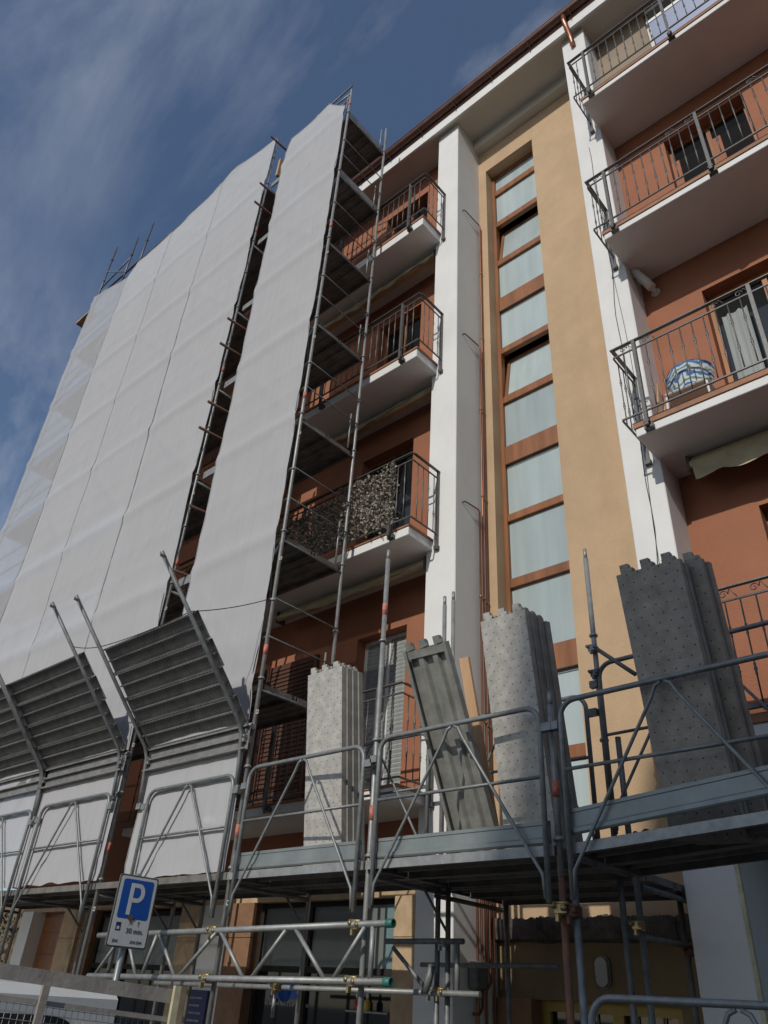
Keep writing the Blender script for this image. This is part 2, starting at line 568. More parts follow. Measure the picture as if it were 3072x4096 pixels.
# --- balcony walls, with openings
def wall_with_openings(x0, x1, y, z0, z1, ops, m, name='balcony_wall', depth=0.35):
    """ops: (xa, xb, za, zb)"""
    ops = sorted(ops, key=lambda o: o[2])
    mb = MB()
    z = z0
    for xa, xb, za, zb in ops:
        if za > z: mb.box(x0, x1, y, y + depth, z, za)
        if xa > x0: mb.box(x0, xa, y, y + depth, za, zb)
        if xb < x1: mb.box(xb, x1, y, y + depth, za, zb)
        z = zb
    if z1 > z: mb.box(x0, x1, y, y + depth, z, z1)
    return mb.build(name, m, B)

RTOP = [1.93, 4.93, 7.93, 10.93]       # balcony floor levels, right-hand flats
LTOP = [1.84, 4.86, 7.84, 10.85]       # left-hand flats
XR = 3.4
right_ops = [(-1.43, -0.35, 1.93, 4.16), (-1.445, -0.2, 4.93, 7.18), (-1.44, -0.379, 7.93, 10.245)]
wall_with_openings(X2b - 0.1, XR, YW, 1.3, 10.9, right_ops, 'terracotta_plaster')
wall_with_openings(X2b - 0.1, XR, YW, 10.905, EAVE, [(-1.27, 0.1, 10.93, 13.99 - .3)], 'taupe_plaster')
left_ops = [(-6.62, -5.76, 1.84, 4.08), (-6.83, -5.79, 4.86, 7.145), (-6.7, -5.756, 7.84, 10.06), (-6.76, -5.71, 10.85, 13.20)]
wall_with_openings(-10.2, X1a + 0.1, YW, 1.3, EAVE, left_ops, 'terracotta_plaster')
MB().box(-13.9, -10.2, YW - 0.35, 8.4, 1.3, EAVE).build('flank_wall', 'terracotta_plaster', B)
MB().box(-13.9, XR, 8.5, 16, GZ + 0.14, EAVE).build('core_wall', 'taupe_plaster', B)

# --- doors and windows of the balconies
def balcony_door(xa, xb, za, zb, style, y=YW + 0.16):
    mb = MB()
    t = 0.055
    mb.box(xa, xa + t, y, y + 0.06, za, zb)
    mb.box(xb - t, xb, y, y + 0.06, za, zb)
    mb.box(xa + t, xb - t, y, y + 0.06, zb - t, zb)
    mb.box((xa + xb) / 2 - t / 2, (xa + xb) / 2 + t / 2, y + 0.002, y + 0.058, za, zb - t)
    d = mb.build('balcony_door', {'white': 'plastic_white', 'wood': 'orange_wood', 'dark': 'brown_wood', 'shutter': 'plastic_white'}[style], B)
    xm = (xa + xb) / 2
    if style == 'shutter':
        n = int((zb - za) / 0.055)
        s0 = None
        for i in range(n):
            z = zb - t - 0.055 * (i + 1)
            if z < za: break
            if s0 is None:
                s0 = MB().prism([(y + .012, z), (y + .032, z + .003), (y + .032, z + .050), (y + .012, z + .052), (y + .002, z + .03)], 'x', xa + t, xb - t).build('slat', 'curtain', d, loc=(xa, y, z))
            else:
                inst(s0, (0, 0, -0.055 * i))
    else:
        for a, b in ((xa + t, xm - t / 2), (xm + t / 2, xb - t)):
            MB().box(a, b, y + 0.03, y + 0.036, za, zb - t).build('pane', 'dark_glass' if style != 'white' else 'mirror_glass', d)
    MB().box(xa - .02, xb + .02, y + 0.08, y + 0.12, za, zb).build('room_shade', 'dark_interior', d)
    return d
balcony_door(-1.43, -0.35, 1.93, 4.16, 'dark')
d3 = balcony_door(-1.445, -0.2, 4.93, 7.18, 'wood')
balcony_door(-1.44, -0.379, 7.93, 10.245, 'dark')
balcony_door(-1.27, 0.1, 10.93, 13.69, 'white', y=YW + 0.05)
balcony_door(-6.62, -5.76, 1.84, 4.08, 'shutter')
balcony_door(-6.83, -5.79, 4.86, 7.145, 'dark')
balcony_door(-6.7, -5.756, 7.84, 10.06, 'wood')
balcony_door(-6.76, -5.71, 10.85, 13.20, 'dark')
for z0, z1 in ((12.62, 13.16), (13.36, 13.62)):
    vp = MB().box(-1.19, .02, -.004, .004, 0, z1 - z0)
    vf = MB()
    vf.box(-1.22, .05, -.012, .012, z1 - z0, z1 - z0 + .05)
    M = Matrix.Translation((0, YW + .03, z0)) @ Matrix.Rotation(math.radians(15), 4, 'X')
    o = vf.xf(M).build('vent_frame', 'plastic_white', B)
    vp.xf(M).build('pane', 'mirror_glass', o)
# curtain hanging in the doorway of the second-floor right balcony
cv = MB()
vs = []; fs = []
for i in range(14):
    xx = -1.33 + 0.021 * i
    yy = YW + 0.10 + 0.018 * math.sin(i * 1.25)
    vs += [(xx, yy, 4.95), (xx + .01 * math.sin(i), yy, 6.75)]
for i in range(13):
    fs.append((2 * i, 2 * i + 2, 2 * i + 3, 2 * i + 1))
cv.add(vs, fs, True)
cv.build('curtain', 'curtain', B)

# folding wooden shutters at the third floor opening on the right
for xs in (-1.40, -0.86):
    sh = MB()
    sh.box(xs, xs + 0.10, YW - 0.05, YW - 0.015, 7.95, 9.62)
    sh.build('shutter', 'terracotta_plaster', B)

# dark slatted panels added to darken the sunlit first-floor wall, left
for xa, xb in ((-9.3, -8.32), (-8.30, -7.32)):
    sh = MB().box(xa, xb, YW - .06, YW - .012, 1.86, 4.02).build('shutter', 'shade_brown', B)
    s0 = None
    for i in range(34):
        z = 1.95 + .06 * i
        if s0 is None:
            s0 = MB().prism([(YW - .075, z), (YW - .062, z), (YW - .062, z + .045), (YW - .066, z + .045)], 'x', xa + .07, xb - .07).build('slat', 'shade_brown', sh, loc=(xa, YW, z))
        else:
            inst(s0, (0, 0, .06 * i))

# --- tall stair window
FY = 7.05
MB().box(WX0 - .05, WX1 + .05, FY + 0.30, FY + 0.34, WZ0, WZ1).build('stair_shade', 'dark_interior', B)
sw = MB()
sw.box(WX0, WX0 + 0.055, FY - .02, FY + 0.06, WZ0, WZ1)
sw.box(WX1 - 0.055, WX1, FY - .02, FY + 0.06, WZ0, WZ1)
sw.box(WX0 + .055, WX1 - .055, FY - .02, FY + 0.06, WZ1 - 0.06, WZ1)
SW = sw.build('stair_window', 'brown_wood', B)
MULL = [(12.459, 12.318), (11.558, 11.427), (10.53, 10.40), (9.602, 9.292), (8.481, 8.363), (7.483, 7.365), (6.57, 6.262), (5.45, 5.338), (4.5, 4.372), (3.516, 3.204), (2.367, 2.232), (1.35, 1.15)]
prev = WZ1 - 0.06
for i, (zt, zb) in enumerate(MULL):
    MB().bbox(WX0 + .055, WX1 - .055, FY - 0.028, FY + 0.05, zb, zt, 0.006).build('mullion', 'brown_wood', SW)
    if zt - zb > 0.25:
        MB().box(WX0 + .055, WX1 - .055, FY - 0.036, FY - 0.03, zb - 0.012, zb).build('drip_edge', 'rope', SW)
    if i in (2, 5):      # tilted-open vents
        H = prev - zt
        pane = MB().box(WX0 + .11, WX1 - .10, -0.004, 0.004, 0.05, H - 0.06)
        fr = MB()
        fr.box(WX0 + .062, WX0 + .11, -0.025, 0.025, 0, H - .01)
        fr.box(WX1 - .10, WX1 - .062, -0.025, 0.025, 0, H - .01)
        fr.box(WX0 + .11, WX1 - .10, -0.025, 0.025, 0, 0.05)
        fr.box(WX0 + .11, WX1 - .10, -0.025, 0.025, H - .06, H - .01)
        M = Matrix.Translation((0, FY + 0.03, zt)) @ Matrix.Rotation(math.radians(-9), 4, 'X')
        pane.xf(M).build('pane', 'frosted_glass', SW)
        fr.xf(M).build('vent_frame', 'brown_wood', SW)
    else:
        MB().box(WX0 + .055, WX1 - .055, FY + 0.018, FY + 0.026, zt, prev).build('pane', 'frosted_glass', SW)
    prev = zb
MB().box(WX0 - .01, WX0 + .055, FY - .03, FY - .022, WZ0, WZ1).build('outer_jamb', 'brown_wood', SW)

# --- roof: stepped soffit, white fascia, gutter
rf = MB()
rf.box(-14.4, XR, 6.08, 9.2, EAVE, EAVE + 0.03)
RF = rf.build('roof', 'cream_soffit', B)
MB().box(-14.4, XR, 6.04, 6.078, EAVE - 0.085, EAVE + 0.165).build('fascia', 'white_plaster', RF)
MB().box(X1b, X2a, YT - 0.16, 8.4, EAVE - 0.28, EAVE).build('soffit_step', 'cream_soffit', RF)
rs = MB()
rs.prism([(5.97, EAVE + 0.30), (6.04, EAVE + 0.168), (9.2, EAVE + 0.168), (16, EAVE + 0.168), (16, EAVE + 2.2)], 'x', -14.5, XR)
rs.build('roof_slope', 'gutter_brown', RF)
gt = MB()
prof = []
for k in range(9):
    a = math.pi + math.pi * k / 8
    prof.append((5.95 + 0.078 * math.cos(a), EAVE + 0.31 + 0.085 * math.sin(a)))
inner = [(5.95 + 0.070 * math.cos(math.pi + math.pi * k / 8), EAVE + 0.31 + 0.077 * math.sin(math.pi + math.pi * k / 8)) for k in range(8, -1, -1)]
gt.prism(prof + inner, 'x', -14.5, XR)
gt.tube((-14.5, 5.872, EAVE + .312), (XR, 5.872, EAVE + .312), 0.010, 6)
gt.build('gutter', 'gutter_brown', RF)
h0 = None
for i in range(22):
    if h0 is None:
        h0 = MB().box(-14.2, -14.18, 5.868, 6.03, EAVE + 0.205, EAVE + 0.225).build('gutter_bracket', 'gutter_brown', RF, loc=(-14.2, 5.9, EAVE))
    else:
        inst(h0, (0.8 * i, 0, 0))
dp = MB()
dp.path([(-2.31, 5.95, EAVE + .23), (-2.31, 5.95, EAVE + .05), (-2.30, 6.02, EAVE - .10), (-2.30, 6.10, EAVE - .22), (-2.30, 6.14, EAVE - .36), (-2.30, 6.14, EAVE - .42)], 0.042, 12)
dp.build('downpipe_elbow', 'copper', RF)

# --- balconies
def baluster_mesh(h):
    mb = MB()
    r = 0.0065
    prof = [(r, 0)]
    zc = h * 0.5
    for dz in (-0.16, 0.16):
        z = zc + dz
        prof += [(r, z - .05), (r * 1.7, z - .035), (r * 1.2, z - .02), (r * 2.3, z), (r * 1.2, z + .02), (r * 1.7, z + .035), (r, z + .05)]
    prof.append((r, h))
    mb.lathe((0, 0, 0), prof, 6)
    return mb
def scroll(mb, x, z, y, s, r=0.005):
    pts = []
    for k in range(15):
        a = k * 0.55
        rr = s * (1 - k / 18)
        pts.append((x + rr * math.cos(a), y, z + rr * math.sin(a)))
    mb.path(pts, r, 5)

def balcony(x0, x1, zs0, zs1, ztop, end, posts, scrolls, name='balcony', rows=True):
    """slab zs0..zs1, tile edge to ztop; end = 'left' or 'right': which side shows the return"""
    mb = MB().bbox(x0, x1, 5.73, YW, zs0, zs1, 0.006)
    b = mb.build(name, 'white_plaster', B)
    MB().box(x0 - 0.015, x1 + 0.015, 5.715, YW, zs1, ztop).build('tile_floor', 'tile_edge', b)
    yr = 5.655
    xe = x0 - 0.085 if end == 'left' else x1 + 0.085      # return rail plane
    xo = x1 if end == 'left' else x0
    zt = ztop + 1.0
    lo = ztop + 0.03
    hr = MB()
    a, bb = sorted((xe, xo))
    hr.box(a - .02, bb, yr - .02, yr + .02, zt - .012, zt)
    hr.box(xe - .02, xe + .02, yr + .02, YP, zt - .0118, zt - .0002)
    hr.build('handrail', 'iron', b)
    r2 = MB()
    r2.box(a, bb, yr - .008, yr + .008, zt - .125, zt - .11)
    r2.box(xe - .008, xe + .008, yr + .008, YP, zt - .1248, zt - .1102)
    r2.box(a, bb, yr - .009, yr + .009, lo, lo + .016)
    r2.box(xe - .009, xe + .009, yr + .009, YP, lo + .0002, lo + .0158)
    r2.build('rail', 'iron', b)
    sgn = 1 if end == 'left' else -1
    for px in posts:
        pm = MB().box(px - .018, px + .018, yr - .019, yr + .019, zs0 + .03, zt - .012)
        po = pm.build('post', 'iron', b)
        MB().box(px - .045, px + .045, yr + .019, 5.729, zs0 + .015, zs0 + .06).box(px - .03, px + .03, yr - .021, 5.728, zs0 + .062, zs0 + .075).lathe((px - .03, yr + .03, zs0 + .0), [(.012, 0), (.012, .013)], 6).build('bracket', 'iron', po)
    # return post at the pier and its bracket
    MB().box(xe - .014, xe + .014, YP - .034, YP - .004, zs0 - .02, zt - .013).box(xe - .03, xe + .03, YP - .05, YP - .001, zs0 - .03, zs0 + .02).build('post', 'iron', b)
    bm = None
    h = zt - .125 - lo - .016
    n = int(abs(xo - xe) / 0.118)
    for i in range(1, n):
        px = xe + sgn * 0.118 * i
        if min(abs(px - q) for q in posts) < 0.03: continue
        if bm is None:
            bm = baluster_mesh(h)
            bm.v = [(x + px, y + yr, z + lo + .016) for x, y, z in bm.v]
            bm = bm.build('baluster', 'iron', b, loc=(px, yr, lo))
            px0 = px
        else:
            inst(bm, (px - px0, 0, 0), b)
    for j in range(1, 5):
        inst(bm, (xe - px0, 0.108 * j, 0), b)
    if scrolls:
        src = None
        for i in range(1, n, 2):
            px = xe + sgn * 0.118 * i
            if scrolls == 'dense' or (i // 2) % 4 in (0, 1):
                if src is None:
                    sc = MB()
                    scroll(sc, px, zt - .062, yr, .038)
                    sc.path([(px + .038, yr, zt - .062), (px + sgn * .05, yr, zt - .02), (px + sgn * .10, yr, zt - .10)], .004, 5)
                    src = sc.build('scroll', 'iron', b, loc=(px, yr, zt))
                    sx0 = px
                else:
                    inst(src, (px - sx0, 0, 0), b)
    return b
RP = [-1.99, -0.83, 0.33, 1.49]
balcony(-2.14, XR - .3, 10.787, 10.876, 10.93, 'left', RP, None)
balcony(-2.14, XR - .3, 7.778, 7.868, 7.93, 'left', RP, 'some')
balcony(-2.14, XR - .3, 4.763, 4.862, 4.93, 'left', RP, 'some')
balcony(-2.14, XR - .3, 1.765, 1.862, 1.93, 'left', [-2.0, -0.5, 1.0], 'dense')
LP = [-5.28, -6.9, -8.5]
balcony(-9.9, -5.03, 10.63, 10.80, 10.85, 'right', LP, None)
balcony(-9.9, -5.03, 7.655, 7.80, 7.84, 'right', LP, None)
bl3 = balcony(-9.9, -5.03, 4.71, 4.83, 4.86, 'right', LP, None)
balcony(-9.9, -5.03, 1.724, 1.815, 1.84, 'right', LP, None)

# --- retracted awnings under the slabs
def awning(x0, x1, y, z, val=0.22):
    mb = MB()
    mb.box(x0, x1, y - .05, y + .06, z - .10, z - .02)
    mb.tube((x0, y - .06, z - .11), (x1, y - .06, z - .11), 0.045, 10)
    a = mb.build('awning', 'awning_cloth', B)
    vs = []; fs = []
    n = int((x1 - x0) / 0.035)
    for i in range(n + 1):
        xx = x0 + 0.03 + (x1 - x0 - .06) * i / n
        w_ = val * (0.80 + 0.2 * abs(math.sin(xx * 8.0))) + 0.035 * math.sin(xx * 2.3 + x0)
        yy = y - .11 + 0.010 * math.sin(xx * 9)
        vs += [(xx, yy, z - .11), (xx, yy - .012 + .012 * math.sin(xx * 21), z - .11 - w_ * .5), (xx, yy + .012 * math.sin(xx * 16), z - .11 - w_)]
    for i in range(n):
        for k in (0, 1):
            fs.append((3 * i + k, 3 * i + 3 + k, 3 * i + 4 + k, 3 * i + 1 + k))
    MB().add(vs, fs, True).build('valance', 'awning_cloth', a)
    for xx in (x0 - .03, x1):
        MB().box(xx, xx + .03, y - .09, y + .07, z - .17, z - .003).build('end_bracket', 'iron', a)
    return a
awning(-1.87, 1.5, 6.38, 4.762, 0.2)
awning(-7.9, -5.2, 6.32, 10.62, 0.10)
awning(-7.9, -5.2, 6.32, 4.70, 0.06)
awning(-7.9, -5.2, 6.36, 7.645, 0.05)

# --- copper gas pipes on the side of the left pier
gp = MB()
for i, z0 in enumerate((11.32, 8.35, 5.36, 2.3, 2.2)):
    yb = 6.785 - 0.066 * i
    X = X1b + 0.035
    st = 6.33 if i < 4 else 6.42
    pts = [(X, yb - .03, z0 + .03), (X, yb, z0), (X, yb, 0.35 - 0.10 * i)]
    if i in (1, 3): pts += [(X, yb - .05, .3 - .10 * i), (X, yb - .14, .3 - .10 * i)]
    else: pts += [(X, yb, GZ + .2)]
    pp = MB().path(pts, 0.0125, 8).build('gas_pipe', 'copper', B)
    MB().path([(X1b - .02, st, z0 - .02), (X - .01, st, z0), (X, st + .03, z0 + .005), (X, yb - .02, z0 + .03)], 0.009, 7).build('pipe_arm', 'rust', pp)
    for zc in [z0 - 1.2 - 1.5 * k for k in range(8)]:
        if zc > 0.5:
            MB().lathe((X, yb, zc), [(.014, -.012), (.021, -.012), (.021, .012), (.014, .012)], 8).build('pipe_clip', 'brass', pp)
gm = MB().bbox(X1b + .002, X1b + .10, 6.40, 6.60, 0.18, 0.40, .02).build('gas_meter', 'galvanized_dark', B)

# --- wall lamp on the second floor
wl = empty('wall_lamp', (-1.99, 6.5, 7.5), 'white cylindrical wall lamp under the balcony above the patterned chair', 'lamp')
tl = MB().path([(-2.075, 6.36, 7.76), (-1.99, 6.45, 7.60), (-1.945, 6.50, 7.50)], 0.055, 14).build('lamp_body', 'plastic_white', wl)
MB().lathe((-2.085, 6.35, 7.78), [(.035, -.03), (.04, .0), (.03, .04), (.0, .05)], 12).build('cap', 'plastic_white', wl)
MB().tube((-1.95, 6.50, 7.52), (-1.95, YW, 7.52), 0.03, 10).build('arm', 'plastic_white', wl)
MB().lathe((-1.95, YW - .02, 7.52), [(.06, 0), (.06, .02)], 12, 'y').build('wall_plate', 'plastic_white', wl)

# ================================================================== GROUND FLOOR
YS = 6.6
ZS = 1.3
def gf(name, x0, x1, z0, z1, m, y0=YS, y1=YS + .4, parent=B):
    return MB().box(x0, x1, y0, y1, z0, z1).build(name, m, parent)
gf('shop_lintel', -13.9, X1a, 0.97, ZS, 'stone_beige')
gf('column', -13.70, -13.35, GZ + .14, .97, 'white_plaster', YS - .1)
sd = gf('wooden_door', -13.35, -12.465, GZ + .14, .97, 'brown_wood', YS + .12)
for k in range(9):
    MB().box(-13.33, -12.48, YS + .11, YS + .122, GZ + .2 + k * .30, GZ + .48 + k * .30).build('panel', 'brown_wood', sd)
def cladding(x0, x1, m, y0):
    c_ = MB().box(x0 + .01, x1 - .01, y0 + .012, YS + .4, GZ + .14, .97).build('column', m, B)
    for k in range(6):
        z0 = GZ + .15 + k * 0.47
        z1 = min(z0 + .462, .968)
        if z1 - z0 > .05:
            MB().bbox(x0, x1, y0, y0 + .05, z0, z1, .004).build('stone_slab', m, c_)
cladding(-12.465, -11.97, 'stone_beige', YS - .04)
cladding(-11.97, -11.60, 'stone_brown', YS + .0)
cladding(-9.40, -9.0, 'stone_beige', YS - .04)
gf('white_panel', -9.0, -8.40, GZ + .14, .97, 'white_plaster', YS + .02)
cladding(-8.40, -7.94, 'stone_brown', YS - .04)
cladding(-5.69, -5.135, 'stone_beige', YS - .06)
def shopfront(x0, x1, ztop, zmid, nm):
    sf = MB()
    t = .05
    sf.box(x0, x0 + t, YS + .10, YS + .18, GZ + .14, ztop)
    sf.box(x1 - t, x1, YS + .10, YS + .18, GZ + .14, ztop)
    sf.box(x0 + t, x1 - t, YS + .10, YS + .18, ztop - t, ztop)
    sf.box(x0 + t, x1 - t, YS + .099, YS + .181, zmid - .03, zmid + .03)
    xm = x0 + (x1 - x0) * .37
    sf.box(xm, xm + t, YS + .101, YS + .179, GZ + .14, ztop - t)
    o = sf.build(nm, 'dark_interior', B)
    for a, b in ((x0 + t, xm), (xm + t, x1 - t)):
        MB().box(a, b, YS + .135, YS + .143, zmid + .03, ztop - t).build('transom_panel', 'shop_panel', o)
        MB().box(a, b, YS + .135, YS + .143, GZ + .2, zmid - .03).build('pane', 'dark_glass', o)
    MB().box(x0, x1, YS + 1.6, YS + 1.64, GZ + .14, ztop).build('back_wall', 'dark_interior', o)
    return o
shopfront(-11.60, -9.40, .93, .27, 'shop_window')
s2 = shopfront(-7.94, -5.69, .97, .30, 'shop_window')
MB().box(-5.98, -5.74, YS + .125, YS + .134, .33, .92).build('teal_panel', 'shop_teal', s2)
# dim blue emblem and a line of white lettering behind the shop glass
em = MB()
em.lathe((-7.42, YS + .127, .10), [(.0, 0), (.11, 0), (.11, .006), (.0, .006)], 20, 'y')
em.box(-7.66, -7.14, YS + .128, YS + .132, .02, .20)
em.build('blue_emblem', 'sign_blue', s2)
lt = MB()
xx = -7.72
random.seed(3)
while xx < -7.02:
    wd = random.uniform(.012, .024)
    lt.box(xx, xx + wd, YS + .128, YS + .132, -.045, random.choice((-.018, -.022, -.012)))
    xx += wd + random.choice((.006, .006, .006, .02))
lt.build('lettering', 'curtain', s2, kind='stuff')
# shelf with bottles
sh = MB().box(-6.32, -5.76, YS - .02, YS + .12, -.055, -.04).build('shelf', 'galvanized', s2)
for k, (bx, m) in enumerate(((-6.22, 'bottle_red'), (-6.08, 'bottle_yellow'))):
    bt = empty('spray_bottle', (bx, YS + .04, -.04), ('red' if k == 0 else 'yellow') + ' plastic bottle with white top on the shop shelf', 'bottle', 'bottles on the shop shelf')
    MB().lathe((bx, YS + .04, -.039), [(.0, 0), (.032, 0), (.034, .01), (.034, .07), (.016, .095), (.014, .105)], 12).build('body', m, bt)
    MB().lathe((bx, YS + .04, .067), [(.015, 0), (.017, .01), (.014, .03), (.006, .05)], 10).build('spray_top', 'plastic_white', bt)
# blue information board
ib = empty('information_board', (-8.76, YS, -1.2), 'dark blue information board with pale lettering between the stone columns', 'sign')
MB().bbox(-8.94, -8.58, YS - .04, YS - .005, -1.05, .05, .004).build('panel', 'navy_panel', ib)
random.seed(5)
for k in range(12):
    ln = MB()
    z = -.02 - .075 * k
    xx = -8.90
    end = -8.90 + random.uniform(.16, .27)
    while xx < end:
        wd = random.uniform(.010, .02)
        ln.box(xx, xx + wd, YS - .043, YS - .0405, z - .022, z)
        xx += wd + random.choice((.005, .005, .014))
    ln.build('text_line', 'curtain', ib, kind='stuff')

# entrance in the stair strip
gf('entrance_wall', X1b, X2a, .14, .60, 'entrance_wall', YT + .05, YT + .5)
gf('entrance_jamb', X1b, -4.28, GZ + .14, .14, 'stone_brown', YT - .02, YT + .45)
gf('entrance_jamb', -2.95, X2a, GZ + .14, .14, 'entrance_wall', YT + .06, YT + .45)
# torn plaster ledge above it
bc = MB()
n = 170
vs = []; fs = []
random.seed(11)
for i in range(n + 1):
    xx = X1b + .004 + (X2a - X1b - .008) * i / n
    zt = .775 + .022 * noise.noise((xx * 5, 0, 3)) + .012 * noise.noise((xx * 19, 2, 3)) + random.uniform(-.006, .008)
    yf = 6.79 + random.uniform(-.006, .006)
    vs += [(xx, YT + .06, zt), (xx, yf, zt - random.uniform(0, .012)), (xx, yf - .004, .70), (xx, yf + .01, .60 + .01 * noise.noise((xx * 6, 9, 1))), (xx, YT + .06, .575 + .02 * noise.noise((xx * 4, 5, 1)))]
for i in range(n):
    for k in range(4):
        fs.append((5 * i + k, 5 * i + k + 1, 5 * i + 6 + k, 5 * i + 5 + k))
bc.add(vs, fs)
bc.build('torn_ledge', 'broken_concrete', B)
# entrance door with yellow wood framing
ed = MB()
for a, b in ((-4.28, -4.20), (-3.60, -3.50), (-3.03, -2.95)):
    ed.box(a, b, YT + .16, YT + .24, GZ + .14, .06)
ed.box(-4.28, -2.95, YT + .155, YT + .245, .06, .14)
ED = ed.build('entrance_door', 'yellow_frame', B)
for a, b in ((-4.20, -3.60), (-3.50, -3.03)):
    MB().box(a, b, YT + .20, YT + .206, GZ + .2, .06).build('pane', 'dark_glass', ED)
    for k in range(1, 4):
        xx = a + (b - a) * k / 4
        MB().box(xx - .008, xx + .008, YT + .185, YT + .198, GZ + .2, .06).build('bar', 'iron', ED)
# oval bulkhead lamp
ol = empty('bulkhead_lamp', (-3.587, YT, .36), 'oval bulkhead lamp with dark rim on the wall above the entrance', 'lamp')
def oval(rx, rz, y0, y1, n=28):
    mb = MB()
    st = rz - rx
    poly = []
    for k in range(n):
        a = 2 * math.pi * k / n
        poly.append((-3.587 + rx * math.cos(a), .36 + rx * math.sin(a) + (st if math.sin(a) > 0 else -st)))
    mb.prism(poly, 'y', y0, y1)
    return mb
oval(.074, .126, YT + .03, YT + .10).build('rim', 'iron', ol)
oval(.056, .108, YT + .0, YT + .03).build('diffuser', 'lamp_glass', ol)
# dark opening right of the right pier, with a thin metal strip
MB().box(X2b, X2b + .03, YP + .006, YP + .04, GZ + .14, 1.3).build('edge_strip', 'cream_paint', B)
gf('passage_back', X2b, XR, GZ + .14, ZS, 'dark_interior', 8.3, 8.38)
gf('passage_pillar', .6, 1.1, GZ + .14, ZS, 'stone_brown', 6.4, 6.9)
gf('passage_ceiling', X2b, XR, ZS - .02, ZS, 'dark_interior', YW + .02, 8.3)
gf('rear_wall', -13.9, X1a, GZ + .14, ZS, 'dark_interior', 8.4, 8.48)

# ================================================================== SCAFFOLD HELPERS
LIFT = 1.77
def band(std, x, y, z, kind):
    MB().lathe((x, y, z), [(.0235, -.055), (.0245, -.055), (.0245, .055), (.0235, .055)], 10).build('paint_band', kind, std)
def standard(x, y, z0, z1, parent, m='galvanized', bands=True, spigot=True, cups=True):
    mb = MB().tube((x, y, z0), (x, y, z1), .022, 10)
    if spigot: mb.tube((x, y, z1), (x, y, z1 + .10), .017, 8)
    if cups:
        z = .92 + .05
        while z < z1:
            if z > z0: mb.lathe((x, y, z), [(.022, -.02), (.036, -.02), (.036, -.005), (.024, .01)], 10)
            z += LIFT / 2
    o = mb.build('standard', m, parent)
    if bands:
        for k in range(8):
            z = 1.27 + LIFT * k
            if z0 < z < z1 - .1:
                if k > 1 and (k + int(abs(x) * 7)) % 2: continue
                band(o, x, y, z, 'band_red' if int(abs(x) * 100) % 5 else 'band_white')
    return o
def plank_mesh(w, l, m='deck_under'):
    """steel plank lying along x, underside open with flanges and ribs; origin at corner, top at z=0"""
    mb = MB()
    t = .0045
    mb.box(0, l, 0, w, -t, 0)
    mb.box(0, l, 0, .007, -.058, -t)
    mb.box(0, l, w - .007, w, -.058, -t)
    mb.box(0, l, .007, .026, -.058, -.054)
    mb.box(0, l, w - .026, w - .007, -.058, -.054)
    for k in (1, 2):
        c_ = w * k / 3
        mb.prism([(c_ - .028, -t), (c_ - .014, -.034), (c_ + .014, -.034), (c_ + .028, -t)], 'x', .03, l - .03)
    for xx in (0.0, l - .012):
        mb.box(xx, xx + .012, .03, w - .03, -.05, -t - .001)
    return mb
def deck(parent, x0, x1, y0, y1, z, n=2, m='deck_under'):
    w = (y1 - y0) / n
    src = None
    for i in range(n):
        if src is None:
            mb = plank_mesh(w - .012, x1 - x0 - .02, m)
            mb.v = [(a + x0 + .01, b + y0 + .006, c_ + z) for a, b, c_ in mb.v]
            src = mb.build('deck_plank', m, parent, loc=(x0, y0, z))
            first = src
        else:
            inst(src, (0, w * i, 0), parent)
    return first
def coupler(parent, x, y, z, m='brass', s=1.0):
    mb = MB()
    mb.bbox(x - .036 * s, x + .036 * s, y - .035 * s, y + .035 * s, z - .030 * s, z + .030 * s, .008 * s)
    mb.tube((x - .05 * s, y - .03 * s, z + .025 * s), (x + .05 * s, y - .03 * s, z + .02 * s), .008 * s, 6)
    mb.lathe((x + .03 * s, y - .055 * s, z), [(.014 * s, 0), (.014 * s, .03 * s)], 6, 'y')
    mb.lathe((x - .03 * s, y - .055 * s, z + .01 * s), [(.014 * s, 0), (.014 * s, .03 * s)], 6, 'y')
    mb.box(x - .008 * s, x + .008 * s, y - .06 * s, y - .03 * s, z - .06 * s, z - .028 * s)
    return mb.build('coupler', m, parent)

YF, YR = 4.58, 5.55
DECK = .92
# ------------------------------------------------------------------ netted scaffold, left (four bays)
XA = [-8.12, -9.95, -11.83, -13.62, -15.48]
SA = empty('netted_scaffold', (-11.8, 5.06, GZ + .14), 'long steel scaffold behind the four adjoining white netting sheets', 'scaffold')
TOPA = 14.75
for x in XA:
    standard(x, YF, GZ + .16, TOPA + .05, SA)
    standard(x, YR, GZ + .16, TOPA + .05, SA, bands=False)
for i in range(4):
    x0, x1 = XA[i + 1], XA[i]
    for k in range(1, 9):
        z = DECK + LIFT * k - (0.0)
        if z > 14.2: continue
        deck(SA, x0, x1, YF + .03, YR - .02, z)
        lg = MB()
        for dz in (.5, .95):
            lg.tube((x0, YF, z + dz), (x1, YF, z + dz), .017, 6)
        lg.build('guard_rail', 'galvanized', SA)
        if (i + k) % 2 == 0:
            MB().tube((x0, YF + .02, z - LIFT + .1), (x1, YF + .02, z - .05), .017, 6).build('brace', 'galvanized', SA)
for x in XA:
    for k in range(1, 9):
        z = DECK + LIFT * k
        if z > 14.2: continue
        MB().tube((x, YF, z - .07), (x, YR, z - .07), .02, 6).build('transom', 'galvanized', SA)
